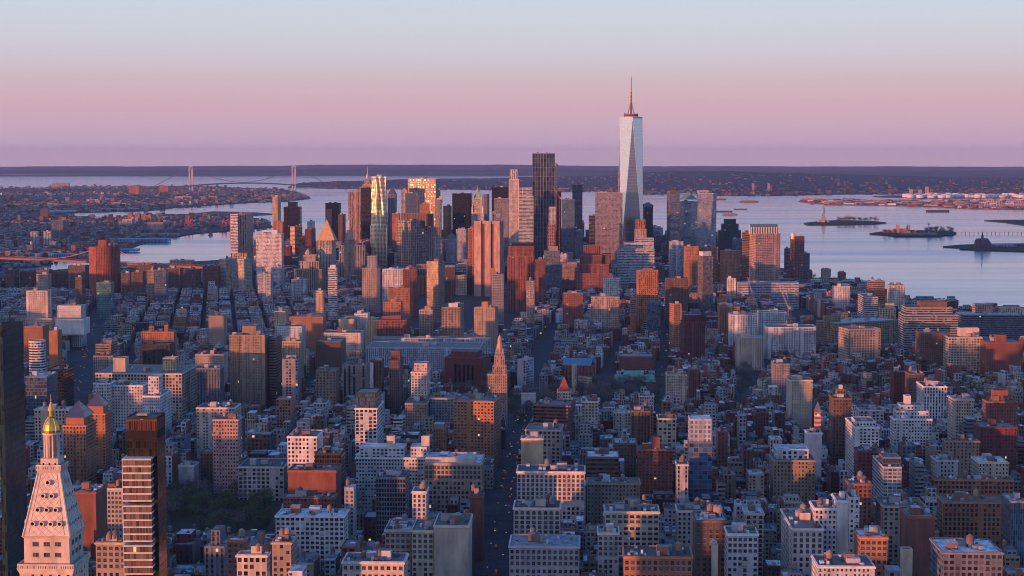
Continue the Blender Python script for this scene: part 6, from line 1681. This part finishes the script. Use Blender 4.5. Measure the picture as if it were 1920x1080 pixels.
o = m.build('harbour_buildings', None, [MF, MR]); o['kind'] = 'stuff'
def onebox(name, label, cat, px, py, w, l, h, k, st='p', rc=(.3, .3, .3), z=0, group=None, y_top=None, D=None, extra=None):
    x, y = G(px, py, z); s = y / F
    r = empty(name, (x, y, 0), 0, label=label, cat=cat, group=group); zz = z - drop(x, y)
    if y_top: h = P3(px, y_top, y)[2] - zz
    vol(r, 'wall', sq(w * s / 2, 0, 0, 0, l / 2), zz - 1, zz + h, PAL[k], st, rc)
    if extra: m = MB(); m.box(-w * s * .12, w * s * .12, -4, 4, zz + h - 1, zz + h + 5, PAL[k]); m.build('roof_house', r, [MF, MR])
    return r
onebox('hospital_building', 'broad pinkish slab block on the horizon of the left shore', 'building', 114, 352, 32, 40, 0, 'p', 'p', y_top=343, extra=1)
onebox('apartment_tower', 'left one of two red slab towers on the far left shore', 'tower', 252, 365.5, 20, 30, 0, 'o', 'v', y_top=348, extra=1)
onebox('apartment_tower', 'right one of two red slab towers on the far left shore', 'tower', 306, 365, 21, 30, 0, 'o', 'v', y_top=348, extra=1)
for i, (px, yt, lab) in enumerate([(245, 402, 'first'), (258, 400, 'second'), (270, 401, 'third'), (280, 403, 'fourth')]):
    onebox('housing_tower', f'{lab} red brick slab from the left in the cluster above the ferry sheds', 'tower', px, 416, 9, 24, 0, 'o', 'p', y_top=yt, extra=1)
onebox('office_building', 'pale gridded pair block left of the red slab cluster', 'building', 240, 424, 18, 30, 0, 'l', 'P', y_top=411)
onebox('warehouse', 'long cream lofts above the blue ferry sheds', 'warehouse', 292, 430, 30, 30, 0, 'b', 'p', y_top=417)
onebox('apartment_building', 'left of two pale ribbed blocks on the left shore', 'building', 66, 462, 13, 26, 0, 'l', 'V', y_top=434)
onebox('apartment_building', 'right of two pale ribbed blocks on the left shore', 'building', 90, 463, 14, 26, 0, 'l', 'V', y_top=434, extra=1)
onebox('apartment_tower', 'dark green block beside the pale ribbed pair on the left shore', 'tower', 110, 452, 22, 30, 0, 's', 'j', y_top=413)
onebox('apartment_tower', 'lone brown tower above the left bay', 'tower', 84, 410, 14, 30, 0, 'n', 'p', y_top=393, extra=1)
BLUEC = (.10, .32, .45)
PAL['e'] = BLUEC; PAL['W'] = (.62, .62, .66)
for (px, py, w, l, h, k, rc, lab) in [(265, 452, 105, 70, 10, 'e', (.42, .45, .52), 'very long ferry shed with a pale roof and blue walls'), (300, 442, 70, 45, 10, 'e', (.3, .42, .5), 'long blue-roofed shed behind the pale roofed one'),
        (215, 470, 90, 50, 7, 'e', (.5, .5, .52), 'low white roofed shed before the blue walled ones'), (100, 482, 86, 60, 12, 'e', (.03, .30, .52), 'bright blue roofed low hall beside the near river bridge'),
        (118, 397, 50, 40, 9, 'W', (.5, .5, .5), 'white roofed warehouse beside the left bay'), (225, 393.5, 70, 40, 9, 'W', (.45, .46, .5), 'long pale warehouse on the far side of the left bay'),
        (218, 386, 18, 40, 26, 'p', (.4, .3, .3), 'pink lit loft on the far side of the left bay'), (345, 374, 30, 60, 26, 'c', (.5, .5, .4), 'first long yellowish terminal loft on the far left shore'), (393, 374, 30, 60, 26, 'b', (.5, .5, .4), 'second long pale terminal loft on the far left shore'),
        (175, 380, 22, 60, 26, 'h', (.4, .3, .3), 'beige stepped loft with a chimney above the left bay'), (433, 380.5, 22, 40, 10, 'W', (.6, .6, .6), 'white shed at the water on the far left shore'),
        (1523, 376, 40, 60, 22, 'h', (.4, .3, .25), 'long pinkish pier building at the tip of the port'), (1590, 374, 24, 60, 14, 'W', (.6, .55, .5), 'white sheds behind the pinkish pier building'),
        (1670, 378, 34, 60, 12, 'p', (.5, .4, .4), 'low pink shed in the middle of the port'), (1318, 363, 20, 60, 0, 'W', (.5, .4, .3), 'bright white and gold block on the far shore beyond the grid-faced tower'),
        (1800, 362, 5, 40, 60, 'p', (.4, .3, .3), 'dummy')]:
    if lab == 'dummy': continue
    onebox('warehouse' if 'loft' in lab or 'warehouse' in lab else 'shed', lab, 'warehouse' if 'loft' in lab or 'warehouse' in lab else 'shed', px, py, w, l, h or 30, k, 'P' if 'loft' in lab or 'block' in lab else 'V', rc)
for px, yt, lab in ((1708, 354.5, 'left'), (1725, 355.5, 'middle'), (1738, 350, 'right and tallest')): onebox('silo_tower', f'pink storage tower, {lab} of three behind the tank farm', 'tower', px, 366.5, 5, 30, 0, 'p', 'n', y_top=yt)
for px in (1412, 1441): onebox('apartment_tower', 'slim tower on the hillside shore, ' + ('left one of two' if px < 1420 else 'right one of two'), 'tower', px, 362, 4, 20, 0, 'p', 'p', y_top=344)
# tanks
tk = MB(); tk.lathe(0, 0, [(24, 0), (24, 14), (22, 15.5), (.1, 17)], (.68, .62, .56), 18); o = tk.build('storage_tank', None, [MP]); tme = o.data; bpy.data.objects.remove(o)
for k in range(70):
    px = 1700 + (k % 35) * 6.6 + RF.uniform(-2, 2); py = 367.6 + (k // 35) * 2.2 + RF.uniform(-.6, .6); x, y = G(px, py, 2)
    o = bpy.data.objects.new('storage_tank', tme); C.objects.link(o); o.location = (x, y, 2 - drop(x, y)); o.scale = (RF.uniform(1, 1.6),) * 2 + (RF.uniform(.9, 1.8),); tag(o, 'white round storage tank in the tank farm beyond the port', 'storage tank', 'white tanks of the tank farm')
# port cranes
def pcrane(name, px, py, h, col, label, group, z=2):
    x, y = G(px, py, z); r = empty(name, (x, y, 0), 0, label=label, cat='crane', group=group); zz = z - drop(x, y); m = MB()
    for sx in (-9, 9):
        for sy in (-8, 8): m.tube((sx, sy, zz), (sx * .8, sy * .6, zz + h * .62), 1.1, col, 4)
    m.tube((-9, -8, zz + h * .3), (9, -8, zz + h * .3), .8, col, 4); m.tube((-7, -5, zz + h * .62), (7, -5, zz + h * .62), 1, col, 4); m.tube((0, -6, zz + h * .62), (0, -5, zz + h), 1, col, 4); m.build('frame', r, [MP])
    m = MB(); m.tube((0, 0, zz + h * .6), (h * .55 * RF.choice([-1, 1]), -8, zz + h * RF.uniform(.9, 1.15)), 1.3, col, 4); m.build('boom', r, [MP])
for k in range(11): pcrane('container_crane', 1846 + k * 8 + RF.uniform(-3, 3), 389, RF.uniform(60, 80), (.62, .5, .5), 'pale container crane at the right end of the port', 'container cranes of the port')
for k, px in enumerate((350, 358, 420, 428)): pcrane('container_crane', px, 429.5 if px > 400 else 432, 52, (.6, .06, .12), ['dark red gantry crane, leftmost by the left shore quay', 'second red gantry crane by the left shore quay', 'pinkish red gantry crane, left of the last pair on the quay', 'pinkish red gantry crane at the end of the quay'][k], None, 0)
# boats
def boat(px, py, ln, label, c, tall=1.0, rz=0.0):
    x, y = G(px, py, -3); r = empty('ferry_boat' if tall > 1 else 'barge', (x, y, -3 - drop(x, y)), rz, label=label, cat='ferry' if tall > 1 else 'barge')
    w = ln * .16; m = MB(); lo = [(-ln * .42, -w * .7), (ln * .4, -w * .7), (ln * .47, 0), (ln * .4, w * .7), (-ln * .42, w * .7), (-ln * .47, 0)]; hi = [(a * 1.06, b2 * 1.4) for a, b2 in lo]; m.frus(lo, hi, -.5, ln * .05 + 1.5, c); m.build('hull', r, [MP])
    if tall > 1:
        m = MB(); m.box(-ln * .38, ln * .36, -w * .8, w * .8, ln * .05 + 1.5, ln * .05 + 5.5, (.42, .38, .36), STY['P']); m.box(-ln * .3, ln * .28, -w * .6, w * .6, ln * .05 + 5.5, ln * .05 + 9, (.42, .38, .36), STY['P']); m.build('cabin', r, [MF, MR])
        m = MB(); m.lathe(0, 0, [(1.6, ln * .05 + 9), (1.5, ln * .05 + 15)], (.6, .2, .1), 8); m.build('funnel', r, [MP])
    else:
        m = MB(); m.box(-ln * .4, -ln * .25, -w * .4, w * .4, 1.5, 7, (.4, .3, .28)); m.build('cabin', r, [MP])
boat(1368, 403, 95, 'white and orange ferry on the water right of the grid-faced towers', (.35, .25, .2), 2)
boat(1354, 397.5, 130, 'long dark barge just above the ferry', (.12, .10, .12)); boat(1388, 393, 90, 'small dark barge above and right of the ferry', (.15, .12, .12))
boat(1404, 379, 150, 'pale pink cargo ship far out on the open bay', (.25, .18, .19), 2); boat(1348, 374.5, 120, 'red cargo ship at the left of the open bay', (.2, .1, .1), 2)
boat(1758, 396.5, 150, 'long flat dark barge below the port', (.07, .07, .08)); boat(395, 441, 22, 'small tugboat with a wake on the left river', (.2, .15, .15), 2); boat(1053, 357, 260, 'red ferry at the far shore right of the dark ribbed skyscraper', (.3, .12, .12), 2)
boat(105, 492.5, 14, 'small launch on the near river at far left', (.15, .15, .15), 2)
# ================================================================ trees
BARK = simple_mat('bark', (.05, .04, .035), (.09, .07, .06), 2.0)
def crown_mat(name, c1, c2):
    m, nt, bs = M(name); b = NB(nt); ge = b.N.new('ShaderNodeNewGeometry'); oi = b.N.new('ShaderNodeObjectInfo')
    n = b.noise(ge.outputs['Position'], .5, 3); col = b.mix(b.mapr(n, .35, .65, 0, 1), (*c1, 1), (*c2, 1)); col = b.vm('SCALE', col, None, b.mapr(oi.outputs['Random'], 0, 1, .7, 1.35))
    b.L.new(col, bs.inputs['Base Color']); bs.inputs['Roughness'].default_value = .9; return m
CR1 = crown_mat('bare_twigs', (.10, .08, .07), (.20, .155, .13)); CR2 = crown_mat('spring_foliage', (.06, .085, .035), (.12, .15, .06))
def tree_proto(seed, mat, hgt, rad, nl, sz):
    r_ = random.Random(seed); root = bpy.data.objects.new('street_tree', None); C.objects.link(root)
    m = MB(); m.tube((0, 0, -.3), (0, 0, hgt * .4), .28, (.1,) * 3, 6, 0, .2); tips = []
    for k in range(8):
        a = k * 2 * pi / 8 + r_.uniform(-.3, .3); z = hgt * r_.uniform(.28, .42); e_ = (rad * .75 * cos(a) * r_.uniform(.5, 1), rad * .75 * sin(a) * r_.uniform(.5, 1), hgt * r_.uniform(.6, .95))
        m.tube((0, 0, z), e_, .15, (.1,) * 3, 4, 0, .05); tips.append(e_)
        for q in range(3):
            e2 = (e_[0] + r_.uniform(-1, 1) * rad * .4, e_[1] + r_.uniform(-1, 1) * rad * .4, e_[2] + r_.uniform(-.1, .18) * hgt); m.tube(e_, e2, .06, (.1,) * 3, 3, 0, .02); tips.append(e2)
    m.build('trunk', root, [BARK]); m = MB()
    for k in range(nl):
        t = r_.choice(tips); g = [r_.gauss(0, 1) for _ in range(3)]; p = Vector((t[0] + g[0] * rad * .26, t[1] + g[1] * rad * .26, t[2] + g[2] * hgt * .08)); u = Vector([r_.uniform(-1, 1) for _ in range(3)]).normalized() * sz * r_.uniform(.5, 1.2); w = Vector([r_.uniform(-1, 1) for _ in range(3)]).normalized() * sz * r_.uniform(.2, .5)
        m.face([tuple(p - u), tuple(p + w), tuple(p + u), tuple(p - w)], None, (.1,) * 3)
    m.build('crown', root, [mat]); return root
TR = [tree_proto(s, CR1, 15, 6.5, 560, .8) for s in (1, 2, 3)] + [tree_proto(s, CR2, 14, 6.5, 600, .85) for s in (4, 5)]
nt_ = [0]
def put_tree(kind, x, y, z, sc, label, group):
    p = TR[kind]; o = dup(p, (x, y, z), RF.uniform(0, 6), sc, label); o['category'] = 'tree'; o['group'] = group; nt_[0] += 1
def scatter(P, n, kinds, z, label, group, sc=(.8, 1.25), mind=6):
    xs = [p[0] for p in P]; ys = [p[1] for p in P]; got = []; t = 0
    while len(got) < n and t < n * 60:
        t += 1; x, y = RF.uniform(min(xs), max(xs)), RF.uniform(min(ys), max(ys))
        if inpoly(x, y, P) and all(math.hypot(x - a, y - b2) > mind for a, b2 in got) and not HC.hit(x, y, 3, 3, 0): got.append((x, y)); put_tree(RF.choice(kinds), x, y, z - drop(x, y), RF.uniform(*sc), label, group)
scatter(PG[0], 48, (3, 4, 3, 0), .25, 'green-tinged tree in the square beside the slender pinkish tower', 'trees of the near square')
scatter(PG[1], 120, (0, 1, 2), .25, 'bare reddish tree in the big park by the white arch', 'bare trees of the park by the arch')
scatter(PG[2], 14, (0, 1, 2), .25, 'bare dark tree in the small square at right of centre', 'bare trees of the small square')
scatter(PG[3], 22, (0, 3, 4), .25, 'dark tree in the riverside park', 'trees of the riverside park', (.9, 1.5))
ISL = [G(*p, 2) for p in [(1560, 418), (1600, 414.5), (1650, 416.5), (1645, 418.5), (1590, 419)]]
scatter(ISL, 26, (0, 1, 2), 2, 'bare tree behind the statue on its island', 'trees of the statue island', (1.1, 1.9), 14)
IS2 = [G(*p, 2) for p in [(1735, 435), (1788, 434), (1790, 440), (1735, 440)]]
scatter(IS2, 22, (0, 1, 2), 2, 'bare tree at the right end of the middle island', 'trees of the middle island', (1.1, 1.7), 12)
IS3 = [G(*p, 2) for p in [(1655, 437), (1675, 435), (1682, 440), (1660, 440)]]
scatter(IS3, 6, (0, 1), 2, 'bare tree at the left end of the middle island', 'trees of the middle island left end', (1, 1.4), 12)
# street trees in the low quarter at right
got = []; t = 0
while len(got) < 34 and t < 20000:
    t += 1; px, py = RF.uniform(1240, 1910), RF.uniform(660, 800); x, y = G(px, py)
    if CC.hit(x, y, 3, 3, 0) or HC.hit(x, y, 4, 4, 0) or any(math.hypot(x - a, y - b2) < 9 for a, b2 in got): continue
    got.append((x, y)); put_tree(RF.choice((0, 1, 2)), x, y, 0, RF.uniform(.7, 1.1), 'bare street tree among the low rooftops of the right quarter', 'bare street trees of the low quarter')
for p in TR:
    for c in list(p.children): bpy.data.objects.remove(c)
    bpy.data.objects.remove(p)
# ================================================================ cars in the avenues
def car_proto(c):
    r = bpy.data.objects.new('car', None); C.objects.link(r); m = MB()
    lo = sq(.9, 0, 0, 0, 2.25); m.frus(lo, sq(.92, 0, 0, 0, 2.2), .25, .85, c); m.frus(sq(.85, 0, 0, -.2, 1.35), sq(.68, 0, 0, -.25, .85), .85, 1.45, (.03, .035, .04)); m.cap(sq(.68, 0, 0, -.25, .85), 1.455, c, 0); m.build('body', r, [MP])
    for sx in (-.92, .78):
        for sy in (-1.4, 1.4):
            m = MB(); m.tube((sx, sy, .32), (sx + .16, sy, .32), .32, (.02, .02, .02), 8); m.build('wheel', r, [MP])
    for sx in (-.6, .6):
        m = MB(); m.box(sx - .22, sx + .22, -2.32, -2.26, .5, .75, (1, 1, 1)); m.build('tail_light', r, [MRED])
        m = MB(); m.box(sx - .2, sx + .2, 2.26, 2.32, .5, .7, (1, 1, 1)); m.build('headlight', r, [MWHT])
    return r
CARP = [car_proto(c) for c in ((.6, .6, .6), (.05, .05, .06), (.75, .5, .05), (.35, .35, .38), (.3, .05, .05), (.7, .5, .04))]
def along(pl, t):
    L_ = [math.hypot(b2[0] - a[0], b2[1] - a[1]) for a, b2 in zip(pl, pl[1:])]; d = t * sum(L_)
    for (a, b2), l in zip(zip(pl, pl[1:]), L_):
        if d <= l: f_ = d / l; return a[0] + (b2[0] - a[0]) * f_, a[1] + (b2[1] - a[1]) * f_, atan2(-(b2[0] - a[0]), b2[1] - a[1])
        d -= l
    return pl[-1][0], pl[-1][1], 0
for si, n, lo_, hi_, lab in ((0, 34, .12, 1, 'the main avenue left of centre'), (4, 34, .1, .8, 'the wide avenue at far left'), (7, 12, .3, 1, 'the street beside the tree-filled square'), (8, 6, .3, 1, 'the angled street at lower right'), (2, 10, 0, 1, 'the long street right of centre')):
    pl, w = SG[si]
    for k in range(n):
        t = RF.uniform(lo_, hi_); x, y, a = along(pl, t); lane = RF.choice([-1, -.45, .1, .6]) * min(w, 10) * .55
        kd = RF.randrange(6); o = dup(CARP[kd], (x + lane, y, .02), a if RF.random() < .72 else a + pi, 1, f"{['white', 'black', 'yellow', 'grey', 'red', 'yellow'][kd]} car driving along {lab}"); o['category'] = 'car'; o['group'] = f"{['white', 'black', 'yellow', 'grey', 'red', 'yellow'][kd]} cars on {lab}"
for p in CARP:
    for c in list(p.children): bpy.data.objects.remove(c)
    bpy.data.objects.remove(p)
print('trees', nt_[0], 'objects', len(S.objects))

# street lamps of the main avenue
MLAMP = glow('lamp_glow', (1, .62, .3), .5)
def lamp_proto():
    r = bpy.data.objects.new('street_lamp', None); C.objects.link(r); m = MB(); m.tube((0, 0, 0), (0, 0, 8.5), .12, (.1, .1, .1), 6, 0, .08); m.tube((0, 0, 8.5), (1.8, 0, 9), .07, (.1, .1, .1), 4); m.build('pole', r, [MP])
    m = MB(); m.box(1.4, 2.3, -.25, .25, 8.7, 8.95, (1, 1, 1), None, 0, True, True); m.build('lamp_head', r, [MLAMP]); return r
lp_ = lamp_proto(); pl, w = SG[0]
for k in range(26):
    t = .1 + .88 * k / 26; x, y, a = along(pl, t); s_ = 1 if k % 2 else -1; o = dup(lp_, (x + s_ * 7.5, y, 0), a + (0 if s_ < 0 else pi), 1, 'small street lamp glowing along the main avenue left of centre'); o['category'] = 'street lamp'; o['group'] = 'street lamps of the main avenue'
for c in list(lp_.children): bpy.data.objects.remove(c)
bpy.data.objects.remove(lp_)
